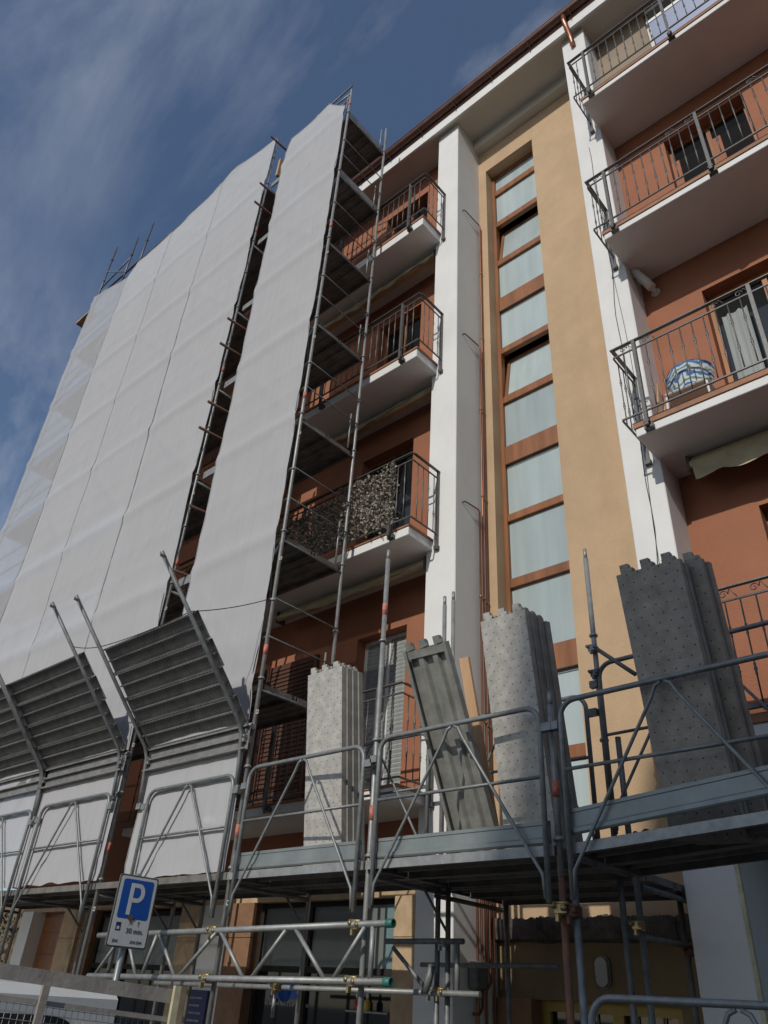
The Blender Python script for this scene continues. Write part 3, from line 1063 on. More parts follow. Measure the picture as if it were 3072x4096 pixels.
# rusty tie tubes poking out through the gap
for x, z in ((-7.93, 14.45), (-7.90, 12.85), (-7.93, 12.30), (-7.86, 9.14), (-7.90, 8.60), (-7.83, 7.34), (-7.90, 6.88), (-7.92, 5.60), (-7.95, 4.60)):
    MB().tube((x, 4.30 if z > 6 else 4.45, z - .01), (x + .02, 5.9, z + .12), .022, 8).build('tie_tube', 'rust', SA)
for k in range(2, 8):
    z = DECK + LIFT * k
    MB().box(-8.10, -7.59, 4.66, 4.685, z + .004, z + .13).build('toe_board', 'galvanized', SA)
# rails round the top left
for x, z1, y in ((-15.42, 17.45, YF), (-14.06, 16.75, YF), (-13.35, 16.75, YF)):
    standard(x, y, 14.6, z1 - .1, SA, m='iron', bands=False)
MB().tube((-15.42, YF, 16.4), (-14.06, YF, 15.35), .02, 6).build('brace', 'galvanized_dark', SA)
MB().tube((-15.42, YF, 15.7), (-14.06, YF, 15.9), .02, 6).build('guard_rail', 'galvanized_dark', SA)
MB().tube((-15.5, YF, 15.35), (-13.3, YF, 15.25), .02, 6).build('guard_rail', 'rust', SA)
MB().tube((-15.45, YF + .03, 15.42), (-8.2, YF + .03, 15.02), .02, 6).build('guard_rail', 'rust', SA)
MB().box(-16.25, -15.5, 4.55, 4.75, 14.88, 14.93).build('plank_end', 'timber', SA)
MB().box(-8.02, -7.96, 4.65, 4.72, 13.6, 14.15).build('plank_end', 'timber', SA)

# ------------------------------------------------------------------ netted scaffold, single bay beside the balconies
SB = empty('end_scaffold', (-6.74, 5.06, GZ + .14), 'single scaffold bay with open end showing stacked decks beside the iron balconies', 'scaffold')
XB0, XB1 = -7.57, -5.92
for x in (XB0, XB1):
    standard(x, YF, GZ + .16, 14.05, SB)
    standard(x, YR, GZ + .16, 14.05, SB, m='galvanized' if x == XB0 else 'galvanized', bands=False)
for k in range(1, 8):
    z = DECK + LIFT * k + (.02 if k == 7 else 0)
    deck(SB, XB0, XB1, YF + .03, YR - .02, z, n=2)
    for x in (XB0, XB1):
        MB().tube((x, YF, z - .075), (x, YR, z - .075), .016, 6).build('transom', 'galvanized_dark', SB)
    er = MB()
    if k < 7:
        for dz in (.5, .95):
            er.tube((XB1 + .02, YF, z + dz), (XB1 + .02, YR, z + dz), .0095, 6)
    for dz in (.5, .95):
        er.tube((XB0, YF, z + dz), (XB1, YF, z + dz), .017, 6)
    er.build('guard_rail', 'galvanized_dark', SB)
    if k >= 6:
        MB().box(XB1 - .03, XB1 - .01, YF + .03, YR - .03, z + .005, z + .14).build('toe_board', 'galvanized', SB)
    if k % 2 == 0:
        MB().tube((XB0, YF + .02, z - LIFT + .1), (XB1, YF + .02, z - .05), .017, 6).build('brace', 'galvanized', SB)
    st = MB().tube((XB1 + .0, YR - .12, z + .02), (XB1 + .0, YR - .12, z + .62), .012, 6)
    st.build('toe_post', 'galvanized', SB)
MB().tube((XB1, YR, 13.6), (-6.9, YR, 13.95), .014, 6).tube((XB1, YR, 13.3), (-6.9, YR, 13.75), .014, 6).build('guard_rail', 'rust', SB)
MB().tube((XB1 - .07, YF, 13.2), (XB1 - .07, YF, 14.0), .012, 6).tube((-6.5, YF, 14.1), (XB1, YF, 14.02), .017, 6).build('guard_rail', 'galvanized', SB)
# little square wedge boxes on the outer standards
for x in (XB1, XB0, XA[0]):
    for z in (2.35, 4.1, 5.9, 7.6, 9.4, 0.66):
        mb = MB()
        mb.box(x + .022, x + .058, YF - .02, YF - .012, z, z + .006)
        mb.box(x + .022, x + .058, YF - .02, YF - .012, z + .034, z + .04)
        mb.box(x + .022, x + .028, YF - .02, YF - .012, z + .006, z + .034)
        mb.box(x + .052, x + .058, YF - .02, YF - .012, z + .006, z + .034)
        mb.build('wedge_loop', 'band_white', SB if x != XA[0] else SA)

# ------------------------------------------------------------------ netting sheets
def netting(x0, x1, tops, zb, label, ph, slackL=.02, slackR=.02, mkey='netting'):
    """tops: list of (fraction, z) describing the upper hem"""
    nx = max(26, int((x1 - x0) / .06))
    zt_max = max(t[1] for t in tops)
    nz_ = int((zt_max - zb) / .075)
    vs = []; fs = []
    for j in range(nz_ + 1):
        for i in range(nx + 1):
            u = i / nx
            for (u0, t0), (u1, t1) in zip(tops[:-1], tops[1:]):
                if u0 <= u <= u1:
                    s = (u - u0) / (u1 - u0)
                    zt = t0 + (t1 - t0) * s - .05 * math.sin(math.pi * s) * min(1, abs(u1 - u0) * 2)
                    break
            v = j / nz_
            z = zb + (zt - zb) * v
            tie = .25 * abs(math.sin(math.pi * (z - .5) / .93 + ph)) + .75 * math.sin(math.pi * min(1, max(0, v))) ** 2
            xl = x0 + slackL * tie + .006 * noise.noise((x0, 0, z * 2.3))
            xr = x1 - slackR * tie + .006 * noise.noise((x1, 5, z * 2.3))
            x = xl + (xr - xl) * u
            edge = math.sin(math.pi * u)
            y = 4.522
            y -= 0.012 * edge
            d = (z - DECK) / LIFT
            d = (d - round(d)) * LIFT
            y -= .026 * math.exp(-(d / .09) ** 2)                        # deck edge pushes the net out
            for kk, dz in ((1, .5), (2, .95)):
                dd = (z - dz - DECK) / LIFT
                dd = (dd - round(dd)) * LIFT
                y -= .007 * math.exp(-(dd / .05) ** 2)
            zz = (z - DECK) % (2 * LIFT)
            dg = (u * 1.0 - zz / LIFT) if zz < LIFT else ((1 - u) - (zz - LIFT) / LIFT)
            y -= .012 * edge * math.exp(-(dg / .028) ** 2)                      # brace shows through
            y += .022 * noise.noise((x * .9, 1.7, z * .5)) + .009 * noise.noise((x * 3.1 + z * .8, 4, z * 1.1)) + .0035 * noise.noise((x * 8 - z * 1.5, 2, z * 1.6))
            if z < 2.3: y = 4.536 + (y - 4.536) * max(0, min(1, (z - 1.9) / .4)) + .002 * math.sin(x * 17 + z * 3)
            if v < .02:
                y += .02 * noise.noise((x * 8, 3, z * 8)); z += .03 * noise.noise((x * 4, 7, 0))
            vs.append((x, y, z))
    for j in range(nz_):
        for i in range(nx):
            a = j * (nx + 1) + i
            fs.append((a, a + 1, a + nx + 2, a + nx + 1))
    mb = MB().add(vs, fs, True)
    o = mb.build('netting_sheet', mkey, None, loc=((x0 + x1) / 2, 4.535, zb), label=label, cat='netting', group='white scaffold netting sheets')
    # reinforced hems: folded strips along both sides with a lacing cord
    hm = MB()
    for col in (0, nx):
        pts = [Vector(vs[j * (nx + 1) + col]) + Vector((0, -.004, 0)) for j in range(0, nz_ + 1, 2)]
        hm.path(pts, .0035, 5)
    pts = [Vector(vs[nz_ * (nx + 1) + i]) + Vector((0, -.003, 0)) for i in range(nx + 1)]
    hm.path(pts, .005, 5)
    hm.build('hem', 'netting', o)
    return o
netting(-15.50, -13.60, [(0, 15.40), (1, 14.72)], .95, 'leftmost white netting sheet under the bare top poles', .3, .02, .016, 'netting_backlit')
netting(-13.60, -11.80, [(0, 14.75), (.2, 14.98), (1, 14.97)], .95, 'second white netting sheet from the left on the long scaffold', .9, .010, .024)
netting(-11.82, -9.93, [(0, 14.93), (.35, 15.0), (1, 15.05)], .95, 'third white netting sheet from the left on the long scaffold', 1.7, .010, .020)
netting(-9.93, -8.10, [(0, 15.03), (.2, 15.15), (1, 14.86)], .95, 'white netting sheet left of the dark vertical gap', 2.3, .006, .012)
netting(-7.62, -5.955, [(0, 13.80), (.06, 14.16), (.70, 14.20), (1, 13.56)], .93, 'rightmost separate white netting sheet right of the dark vertical gap', .5, .07, .015)
# lacing cords down the edge of the single sheet
for k, (xc, zt, zb_, s) in enumerate(((-5.935, 13.6, 2.2, .9), (-8.09, 14.8, 2.0, 1.6))):
    pts = []
    z = zt
    i = 0
    while z > zb_:
        pts.append((xc + .012 * math.sin(z * 3.55 + s) - .045 * abs(math.sin(z * 1.77)) ** 2, YF - .055 - .01 * math.sin(z * 5), z))
        z -= .09
        i += 1
    MB().path(pts, .004, 5).build('lacing_cord', 'rope', None, loc=(xc, YF, zb_), label=['black lacing cord down the right edge of the single netting sheet', 'black lacing cord along the left side of the dark vertical gap'][k], cat='cord')
# sagging cord across the front
def sag(p, q, s, n=10):
    p, q = Vector(p), Vector(q)
    return [p + (q - p) * i / n + Vector((0, 0, -s * 4 * (i / n) * (1 - i / n))) for i in range(n + 1)]
MB().path(sag((-8.13, 3.56, 3.24), (-7.55, 3.62, 3.13), .02) + sag((-7.55, 3.62, 3.13), (-5.97, 3.64, 3.12), .03) + sag((-5.97, 3.64, 3.12), (-5.94, 4.54, 3.62), .03), .005, 5).build('tie_cord', 'rope', None, loc=(-7, 3.6, 3), label='thin dark cord strung between the protective fans and the scaffold', cat='cord')

# ------------------------------------------------------------------ protective fans
def fan_plank(w, l):
    mb = MB()
    t = .004
    mb.box(0, l, 0, w, -t, 0)
    for a in (0, w - .006):
        mb.box(0, l, a, a + .006, -.05, -t)
    mb.box(0, l, .006, .017, -.05, -.046)
    mb.box(0, l, w - .017, w - .006, -.05, -.046)
    mb.box(.02, l - .02, w / 2 - .007, w / 2 + .007, -.045, -t)
    return mb
def fan(x0, x1, ya, za, label, extra_left=False):
    f = empty('protective_fan', ((x0 + x1) / 2, 4.5, 1.7), label, 'scaffold fan', 'tilted protective fans of steel planks')
    bend = Vector((0, 4.46, 2.19 + za))
    tip = Vector((0, 3.17, 3.57 + za))
    d = (tip - bend)
    for x in (x0, x1):
        am = MB()
        am.path([(x, 4.51, 1.62 + za), (x, 4.49, 1.9 + za), (x, bend.y + .01, bend.z - .06), (x, bend.y - .04, bend.z + .05), (x, bend.y + d.y * .3, bend.z + d.z * .3), (x, tip.y, tip.z)], .021, 8)
        a = am.build('arm', 'galvanized_dark', f)
        MB().box(x - .03, x + .045, 4.49, 4.60, 1.60 + za, 1.66 + za).build('clamp', 'galvanized', a)
        MB().box(x - .03, x + .045, 4.47, 4.585, 2.06 + za, 2.13 + za).build('clamp', 'galvanized', a)
        MB().box(x + .0215, x + .03, tip.y - .02, tip.y + .05, tip.z - .07, tip.z - .04).build('pin', 'galvanized_dark', a)
    dn = d.normalized()
    nrm = Vector((0, -dn.z, dn.y))      # towards the street / up side
    nrm = -nrm if nrm.y > 0 else nrm
    wdt = .305
    top = Vector((0, 3.64, 3.105 + za))
    l = x1 - x0 + .10
    off = nrm * -.0
    for k in range(4):
        o = top - dn * (wdt * (k + 1))
        M = Matrix(((1, 0, 0, x0 + .025), (0, dn.y, -nrm.y, o.y + nrm.y * -.025), (0, dn.z, -nrm.z, o.z + nrm.z * -.025), (0, 0, 0, 1)))
        # plank underside (ribs, flanges) faces the street
        mb = fan_plank(wdt - .006, l)
        M = Matrix(((1, 0, 0, x0 - .10 + (.02 * math.sin(k * 2.1))), (0, dn.y, nrm.y * -1, o.y - nrm.y * .085), (0, dn.z, nrm.z * -1, o.z - nrm.z * .085), (0, 0, 0, 1)))
        mb.xf(M)
        mb.build('plank', 'fan_steel', f, loc=(x0 + .025, o.y, o.z))
    # upright plank at the foot
    mb = fan_plank(.235, l)
    M = Matrix(((1, 0, 0, x0 - .03), (0, 0, 1, 4.515), (0, 1, 0, 1.985 + za), (0, 0, 0, 1)))
    mb.xf(M)
    mb.build('plank', 'fan_steel', f, loc=(x0, 4.56, 1.985))
    return f
fan(-7.57, -5.95, 0, .0, 'tilted fan of dark steel planks in front of the single netting sheet')
fan(-9.95, -8.15, 0, .08, 'tilted fan of dark steel planks left of the gap, nearer the photo edge')
fan(-11.80, -9.99, 0, .08, 'fan of steel planks cut off by the left photo edge')

# ------------------------------------------------------------------ walkway with guard rails
WK = empty('walkway_scaffold', (-4.3, 5.0, GZ + .14), 'low scaffold walkway with steel decks, toe boards and braced guard rails', 'scaffold')
standard(-4.26, YF, GZ + .20, 3.57, WK)
standard(-2.62, YF, .74, 1.84, WK)
standard(-2.62, YF, GZ + .16, .745, WK, m='rust_orange', bands=False, spigot=False, cups=False)
standard(-2.545, YF + .02, GZ + .16, .80, WK, m='galvanized_dark', bands=False, spigot=False, cups=False)
standard(-1.02, 4.46, GZ + .16, 1.9, WK, bands=True)
for x, y, zt in ((-4.31, 5.5, .86), (-4.22, 5.52, .86), (-2.68, 5.5, .86), (-2.56, 5.5, .86), (-4.24, 6.4, .84), (-2.64, 6.4, .9)):
    standard(x, y, GZ + .16, zt, WK, m='galvanized_dark', bands=False, spigot=False, cups=False)
standard(-2.69, 5.5, .9, 3.48, WK, bands=False)
standard(-2.575, 5.5, .9, 1.85, WK, m='galvanized_dark', bands=False, spigot=False)
standard(-4.325, 5.55, .9, 3.5, WK, bands=False)
standard(-4.26, 5.61, .9, 3.56, WK, bands=False)
# base jack plate of the front standard
MB().tube((-4.26, YF, GZ + .15), (-4.26, YF, GZ + .30), .016, 8).lathe((-4.26, YF, -.18), [(.022, 0), (.055, 0), (.055, .008), (.022, .012)], 12).box(-4.33, -4.19, YF - .07, YF + .07, GZ + .142, GZ + .15).build('base_jack', 'brass', WK)
bays = [(-11.83, -9.95), (-9.95, -8.12), (-8.12, -7.57), (-7.57, -5.92), (-5.92, -4.26), (-4.26, -2.62)]
for a, b in bays:
    deck(WK, a, b, YF - .05, YR + .02, DECK, n=2)
    MB().tube((a, YF, .82), (a, YR, .82), .02, 6).tube((a, YR - .3, .82), (a, YR, .55), .012, 5).build('transom', 'galvanized_dark', WK)
deck(WK, -4.40, -2.52, YR + .03, 6.58, DECK - .01, n=2)
for x in (-4.38, -2.55):
    MB().tube((x, YR, .81), (x, 6.56, .81), .02, 6).build('transom', 'galvanized_dark', WK)
def toe(x0, x1, z0, z1, parent=WK, y=YF - .052, rise=(0, 0, 0)):
    mb = MB()
    t = .0035
    h = z1 - z0
    prof = [(y, z0), (y - .008, z0 + .012), (y - .008, z0 + .035), (y, z0 + .045), (y, z1 - .026), (y - .006, z1 - .022), (y - .006, z1), (y + .012, z1), (y + .012, z0)]
    mb.prism(prof, 'x', x0, x1)
    return mb
for a, b in bays[4:]:
    toe(a + .06, b - .03, DECK + .006, 1.066).build('toe_board', 'toe_steel', WK)
    MB().box(a + .012, b - .012, YF - .053, YF - .0475, DECK - .062, DECK - .001).build('deck_edge', 'galvanized', WK)
    MB().box(a + .07, a + .10, YF - .066, YF - .0605, DECK + .0, 1.09).build('toe_clip', 'galvanized_dark', WK)

def guard(xa, xb, y, zb, zt, zm, parent=WK, rake=None, m='rail_steel'):
    """braced guard-rail gate: bent top tube, legs, middle rail, two diagonals"""
    r = .115
    def T(p):
        return p if rake is None else rake(p)
    def arc(cx, cz, a0, a1, n=6):
        return [(cx + r * math.cos(a0 + (a1 - a0) * i / n), y, cz + r * math.sin(a0 + (a1 - a0) * i / n)) for i in range(n + 1)]
    pts = [(xa, y, zb)] + arc(xa + r, zt - r, math.pi, math.pi / 2) + arc(xb - r, zt - r, math.pi / 2, 0) + [(xb, y, zb)]
    gobj = MB().path([T(p) for p in pts], .0185, 10).build('guard_frame', m, parent)
    xm = (xa + xb) / 2
    MB().tube(T((xa, y, zm)), T((xb, y, zm)), .0125, 8).build('middle_rail', m, gobj)
    for s, xe in ((-1, xa), (1, xb)):
        MB().path([T((xm + s * .012, y - .012, zt - .022)), T((xm + s * .05, y - .012, zt - .04)), T((xm + s * .085, y - .012, zt - .11)), T((xe - s * .03, y - .012, zb + .16)), T((xe - s * .018, y - .008, zb + .02))], .0115, 7).build('diagonal', m, gobj)
    for xe, s in ((xa, -1), (xb, 1)):
        MB().obox(T((xe - .022 if s < 0 else xe, y - .012, zt - .18)), Vector(T((xe + .09, y, zt - .18))) - Vector(T((xe, y, zt - .18))) if s > 0 else Vector(T((xe - .07, y, zt - .18))) - Vector(T((xe, y, zt - .18))), (0, .05, 0), (0, 0, .055)).build('bracket', m, gobj)
    return gobj
GY = YF - .085
guard(-7.40, -5.985, GY, .56, 1.765, 1.30)
guard(-5.76, -4.31, GY, .57, 1.79, 1.325)
guard(-4.14, -2.665, GY, .59, 1.815, 1.338)
guard(-9.76, -8.19, GY, .57, 1.835, 1.35)
guard(-11.66, -10.02, GY, .57, 1.825, 1.35)
rk = lambda p: (p[0], p[1] - (p[0] + 2.5) * .05, p[2] + (p[0] + 2.5) * .0)
guard(-2.50, -1.00, GY, .60, 1.815, 1.362, rake=rk)
# rear guard gates on the wall side
guard(-4.18, -2.80, 5.46, 1.02, 2.22, 1.72, m='galvanized_dark')
guard(-5.80, -4.42, 5.46, 1.0, 2.18, 1.68, m='galvanized_dark')
rk2 = lambda p: (p[0], p[1] - (p[0] + 2.5) * .04, p[2])
guard(-2.66, -1.05, 5.46, 1.15, 2.45, 1.87, rake=rk2, m='galvanized_dark')
# right-hand bay: slightly skewed deck and lifted toe board
def skew(mb, x0=-2.53, dy=-.06, dz=.055):
    mb.v = [(x, y + (x - x0) * dy, z + (x - x0) * dz) for x, y, z in mb.v]
    return mb
for i in range(2):
    mb = plank_mesh(.47, 2.0)
    mb.v = [(a + -2.53, b + YF - .05 + i * .48, c_ + DECK) for a, b, c_ in mb.v]
    skew(mb).build('deck_plank', 'deck_under', WK)
skew(MB().box(-2.52, -.55, YF - .053, YF - .0505, DECK - .062, DECK - .001)).build('deck_edge', 'galvanized', WK)
skew(toe(-2.50, -.55, .965, 1.118), dz=.075).build('toe_board', 'toe_steel', WK)
MB().tube((-2.69, 5.46, 2.62), (-2.35, 5.46, 2.30), .02, 6).build('brace', 'galvanized_dark', WK)
coupler(WK, -2.69, 5.47, 2.60, 'galvanized')
coupler(WK, -2.69, 5.47, 2.38, 'galvanized_dark')
# ledgers and couplers below the deck
MB().tube((-8.0, 5.42, .08), (-3.84, 5.42, .122), .0215, 10).build('ledger', 'galvanized', WK)
MB().tube((-4.80, 5.43, .465), (-4.0, 5.43, .465), .0215, 10).build('ledger', 'galvanized_dark', WK)
MB().tube((-4.72, 5.43, .42), (-4.36, 5.43, .14), .018, 8).build('brace', 'galvanized_dark', WK)
MB().tube((-4.06, 5.43, .465), (-4.06, 5.43, .14), .020, 8).build('brace', 'galvanized', WK)
MB().tube((-4.88, 6.0, .335), (-3.50, 6.0, .345), .019, 8).build('ledger', 'galvanized_dark', WK)
MB().tube((-4.28, 5.40, .30), (-4.34, 5.40, .12), .03, 8).build('brace', 'galvanized_dark', WK)
MB().tube((-2.70, 5.56, .52), (-2.60, 6.42, .52), .021, 8).build('ledger', 'galvanized_dark', WK)
coupler(WK, -2.6, 6.38, .48, 'rust')
coupler(WK, -2.62, YF - .01, .565, 'brass', 1.25)
coupler(WK, -2.56, YF + .01, .55, 'rust', 1.2)
coupler(WK, -4.22, 5.44, .125, 'brass')
coupler(WK, -4.31, 5.44, .125, 'galvanized_dark')
coupler(WK, -4.22, 5.46, .46, 'galvanized')
coupler(WK, -2.56, 5.46, .56, 'brass')
coupler(WK, -6.06, 5.40, .10, 'brass')
MB().tube((-6.08, 5.40, .07), (-6.08, 5.40, -.13), .017, 8).build('hanging_tube', 'galvanized', WK)
coupler(WK, -8.12, YF - .03, 2.26, 'galvanized')
coupler(WK, -8.12, YF - .03, 1.82, 'galvanized_dark')
coupler(WK, -5.92, YF - .03, 2.22, 'galvanized')

# near guard gate at the lower right edge
NG = empty('guard_gate', (-1.4, 4.1, GZ + .14), 'steel guard-rail gate at the bottom right corner in front of the entrance', 'guard rail')
guard(-2.24, -.75, 4.12, -1.1, .105, -.35, parent=NG)
for x in (-2.24, -.75):
    MB().box(x - .05, x + .05, 4.05, 4.19, GZ + .004, GZ + .02).tube((x, 4.12, GZ + .02), (x, 4.12, -1.08), .0185, 8).build('foot', 'rail_steel', NG)

# ------------------------------------------------------------------ lattice beam
TB = empty('lattice_beam', (-5.8, 4.47, .1), 'horizontal steel lattice beam with green end caps under the walkway', 'lattice beam')
def zt_(x): return .445 + (x + 6.84) * .0165
def zb_(x): return .092 + (x + 7.74) * .0138
TY = 4.475
MB().tube((-7.72, TY, zt_(-7.72)), (-3.93, TY, zt_(-3.93)), .0235, 12).build('top_chord', 'galvanized', TB)
MB().tube((-7.74, TY, zb_(-7.74)), (-3.93, TY, zb_(-3.93)), .0235, 12).build('bottom_chord', 'galvanized', TB)
for a, b in ((-7.30, -7.62), (-7.20, -6.94), (-6.72, -6.84), (-6.68, -6.35), (-5.86, -6.28), (-5.80, -5.44), (-4.99, -5.33), (-4.885, -4.53), (-4.16, -4.44)):
    MB().tube((a, TY, zt_(a) - .012), (b, TY, zb_(b) + .012), .0165, 8).build('lattice_bar', 'galvanized', TB)
MB().tube((-4.085, TY, zt_(-4.085) - .01), (-4.085, TY, zb_(-4.085) + .01), .0185, 8).build('lattice_bar', 'galvanized', TB)
for z in (zt_, zb_):
    MB().lathe((-3.955, TY, z(-3.94)), [(.0, 0), (.027, 0), (.029, .005), (.029, .06), (.021, .062), (.021, .03)], 14, 'x').build('end_cap', 'green_cap', TB)
for x in (-4.26, -5.92):
    coupler(TB, x, YF - .075, zt_(x), 'brass', 1.15)
    coupler(TB, x, YF - .075, zb_(x), 'brass', 1.15)

# ------------------------------------------------------------------ steel planks standing on the walkway
def stand_plank(x, y, yaw, lx, ly, ln, w, label, m, under=False, th=.058, group='steel planks standing on the walkway', hooks=True):
    """x,y: lower left corner of the street-side face at deck level"""
    l = Vector((lx, ly, 1)).normalized()
    u = Vector((math.cos(yaw), math.sin(yaw), 0))
    u = (u - l * u.dot(l)).normalized()
    n = u.cross(l).normalized()
    if n.y > 0: n = -n                # towards the street
    o = Vector((x, y, DECK + .006))
    root = empty('steel_plank', o, label, 'plank', group)
    M = Matrix(((u.x, -n.x, l.x, 0), (u.y, -n.y, l.y, 0), (u.z, -n.z, l.z, 0), (0, 0, 0, 1)))
    root.matrix_world = Matrix.Translation(o) @ M
    ORIG[root.name] = Vector((0, 0, 0))      # children are built in the plank's own frame
    mb = MB()
    s = 1 if not under else -1
    def Y(a): return a if not under else th - a
    def bx(x0, x1, y0, y1, z0, z1):
        a, b = sorted((Y(y0), Y(y1)))
        mb.box(x0, x1, a, b, z0, z1)
    bx(0, w, 0, .0045, 0, ln)
    bx(0, .007, .0045, th, 0, ln)
    bx(w - .007, w, .0045, th, 0, ln)
    bx(.007, .028, th - .005, th, 0, ln)
    bx(w - .028, w - .007, th - .005, th, 0, ln)
    b = mb.build('sheet', m, root)
    for k in (1, 2):
        rb = MB()
        c_ = w * k / 3
        poly = [(c_ - .04, Y(.0047)), (c_ - .022, Y(.036)), (c_ + .022, Y(.036)), (c_ + .04, Y(.0047))]
        if under: poly = poly[::-1]
        rb.prism(poly, 'z', .05, ln - .05)
        rb.build('rib', m, root)
    for z0, z1 in ((ln - .07, ln - .004), (.0, .08)):
        a, b2 = sorted((Y(.006), Y(th - .014)))
        MB().box(.03, w - .03, a, b2, z0, z1).build('end_stiffener', m, root)
    if hooks:
        for k in range(3):
            c_ = w * (k + .5) / 3 - .01
            hk = MB()
            a, b2 = sorted((Y(.004), Y(.05)))
            hk.box(c_ - .03, c_ + .03, a, b2, ln, ln + .045)
            hk.box(c_ - .03, c_ + .03, a, a + .012, ln + .045, ln + .062)
            hk.box(c_ + .01, c_ + .03, a + .012, b2 - .01, ln + .045, ln + .058)
            hk.box(c_ + .03, c_ + .052, a, a + .014, ln + .004, ln + .03)
            hk.build('hook', m, root)
    return root
for i in range(4):
    stand_plank(-5.186 + .012 * i, 4.76 + .064 * i, .064, -.024, -.097, 1.70 - .0 * i, .428, ['pale spotted steel plank facing the street in the leftmost stack by the netting', 'second steel plank behind the face of the leftmost stack', 'third steel plank from the street in the leftmost stack', 'rearmost steel plank of the leftmost stack'][i], 'plank_steel' if i == 0 else 'plank_under')
stand_plank(-3.774, 5.05, .002, .021, -.536, 1.66, .42, 'grey steel plank leaning steeply with its ribbed underside to the street', 'plank_under', under=True)
for i in range(4):
    stand_plank(-3.185 + .02 * i, 4.84 + .064 * i, -.05, .02, -.20, 1.70 - .012 * i, .42, ['mottled steel plank facing the street in the stack before the tall stair window', 'second steel plank behind the face of the stack before the stair window', 'third steel plank from the street in the stack before the stair window', 'rearmost steel plank of the stack before the stair window'][i], 'plank_steel' if i == 0 else 'plank_under')
for i in range(2):
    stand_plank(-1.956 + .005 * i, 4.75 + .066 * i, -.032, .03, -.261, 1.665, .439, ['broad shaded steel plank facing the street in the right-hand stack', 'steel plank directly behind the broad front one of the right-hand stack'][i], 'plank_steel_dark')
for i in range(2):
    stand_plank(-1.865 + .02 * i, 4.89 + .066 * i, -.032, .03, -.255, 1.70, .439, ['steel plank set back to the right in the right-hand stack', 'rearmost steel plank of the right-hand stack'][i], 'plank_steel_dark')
# timber board
tbm = MB()
tbm.obox((-3.46, 5.06, DECK + .006), (.095, 0, 0), (0, .03, 0), (-.27, -.06, 1.66))
tbm.build('timber_board', 'timber', None, loc=(-3.46, 5.06, DECK), label='narrow raw timber board leaning beside the ribbed plank', cat='board')
# clutter on the deck: loose rubble and tube ends at the toe board
rb = MB()
random.seed(21)
for i in range(60):
    x = random.uniform(-2.4, -.9)
    y = random.uniform(4.62, 5.3) - (x + 2.53) * .06
    s = random.uniform(.008, .03)
    z = DECK + (x + 2.53) * .055 + s * .6
    rb.lathe((x, y, z), [(s * .5, -s * .6), (s * random.uniform(.8, 1.2), 0), (s * .4, s * .7)], 5)
rb.build('rubble', 'broken_concrete', None, label='loose rubble lying on the right-hand walkway deck', cat='rubble', kind='stuff')

# ================================================================== PARKING SIGN
SX, SY, SZ = -6.53, 4.06, .572
PS = empty('parking_sign', (SX, SY, GZ), 'blue and white parking sign with thirty minute limit on a grey post', 'sign')
yaw = math.radians(86.1)
us = Vector((math.cos(yaw), math.sin(yaw), 0))
ns = Vector((math.sin(yaw), -math.cos(yaw), 0))
hw, hh = .1885, .279
MS = Matrix(((us.x, 0, ns.x, SX), (us.y, 0, ns.y, SY), (us.z, 1, ns.z, SZ), (0, 0, 0, 1)))
def rrect(w, h, r, z0, z1, cx=0, cy=0, n=5):
    poly = []
    for sx, sy, a0 in ((1, 1, 0), (-1, 1, math.pi / 2), (-1, -1, math.pi), (1, -1, 1.5 * math.pi)):
        for i in range(n + 1):
            a = a0 + math.pi / 2 * i / n
            poly.append((cx + sx * (w - r) + r * math.cos(a), cy + sy * (h - r) + r * math.sin(a)))
    return MB().prism(poly, 'z', z0, z1)
rrect(hw, hh, .02, -.012, 0).xf(MS).build('backing', 'sign_grey', PS)
rrect(hw - .009, hh - .009, .018, 0, .002).xf(MS).build('black_edge', 'black_ink', PS)
rrect(hw - .014, hh - .014, .017, .0021, .0045).xf(MS).build('face', 'sign_white', PS)
rrect(.147, .152, .022, .0046, .0058, 0, .092).xf(MS).build('blue_field', 'sign_blue', PS)
# letter P
pm = MB()
pm.prism([(-.070, -.030), (-.034, -.030), (-.034, .215), (-.070, .215)], 'z', .006, .0072)
out = [(-.034, .215), (.012, .215)]
inn = [(-.034, .182), (.010, .182)]
for i in range(1, 9):
    a = math.pi / 2 - math.pi * i / 9
    out.append((.012 + .062 * math.cos(a), .141 + .074 * math.sin(a)))
    inn.append((.010 + .028 * math.cos(a), .141 + .041 * math.sin(a)))
out.append((.012, .067)); inn.append((.010, .100))
out.append((-.034, .067)); inn.append((-.034, .100))
for i in range(len(out) - 1):
    pm.prism([inn[i], inn[i + 1], out[i + 1], out[i]], 'z', .006, .0072)
pm.v = [(x, y + .0, z) for x, y, z in pm.v]
pm.xf(MS).build('letter', 'sign_white', PS)
MP = MS @ Matrix.Translation((0, 0, .0052))
text_part('30 min.', .056, 'black_ink', PS, MP @ Matrix.Translation((.048, -.150, 0)), 'lettering')
text_part('ZNI', .030, 'black_ink', PS, MP @ Matrix.Translation((-.118, -.231, 0)), 'lettering')
text_part('ZNI ZNI', .030, 'black_ink', PS, MP @ Matrix.Translation((.078, -.231, 0)), 'lettering')
rrect(.023, .032, .003, .0046, .0056, -.112, -.123).xf(MS).build('disc_symbol', 'navy_panel', PS)
rrect(.012, .012, .006, .0057, .0064, -.112, -.133).xf(MS).build('disc_symbol', 'sign_white', PS)
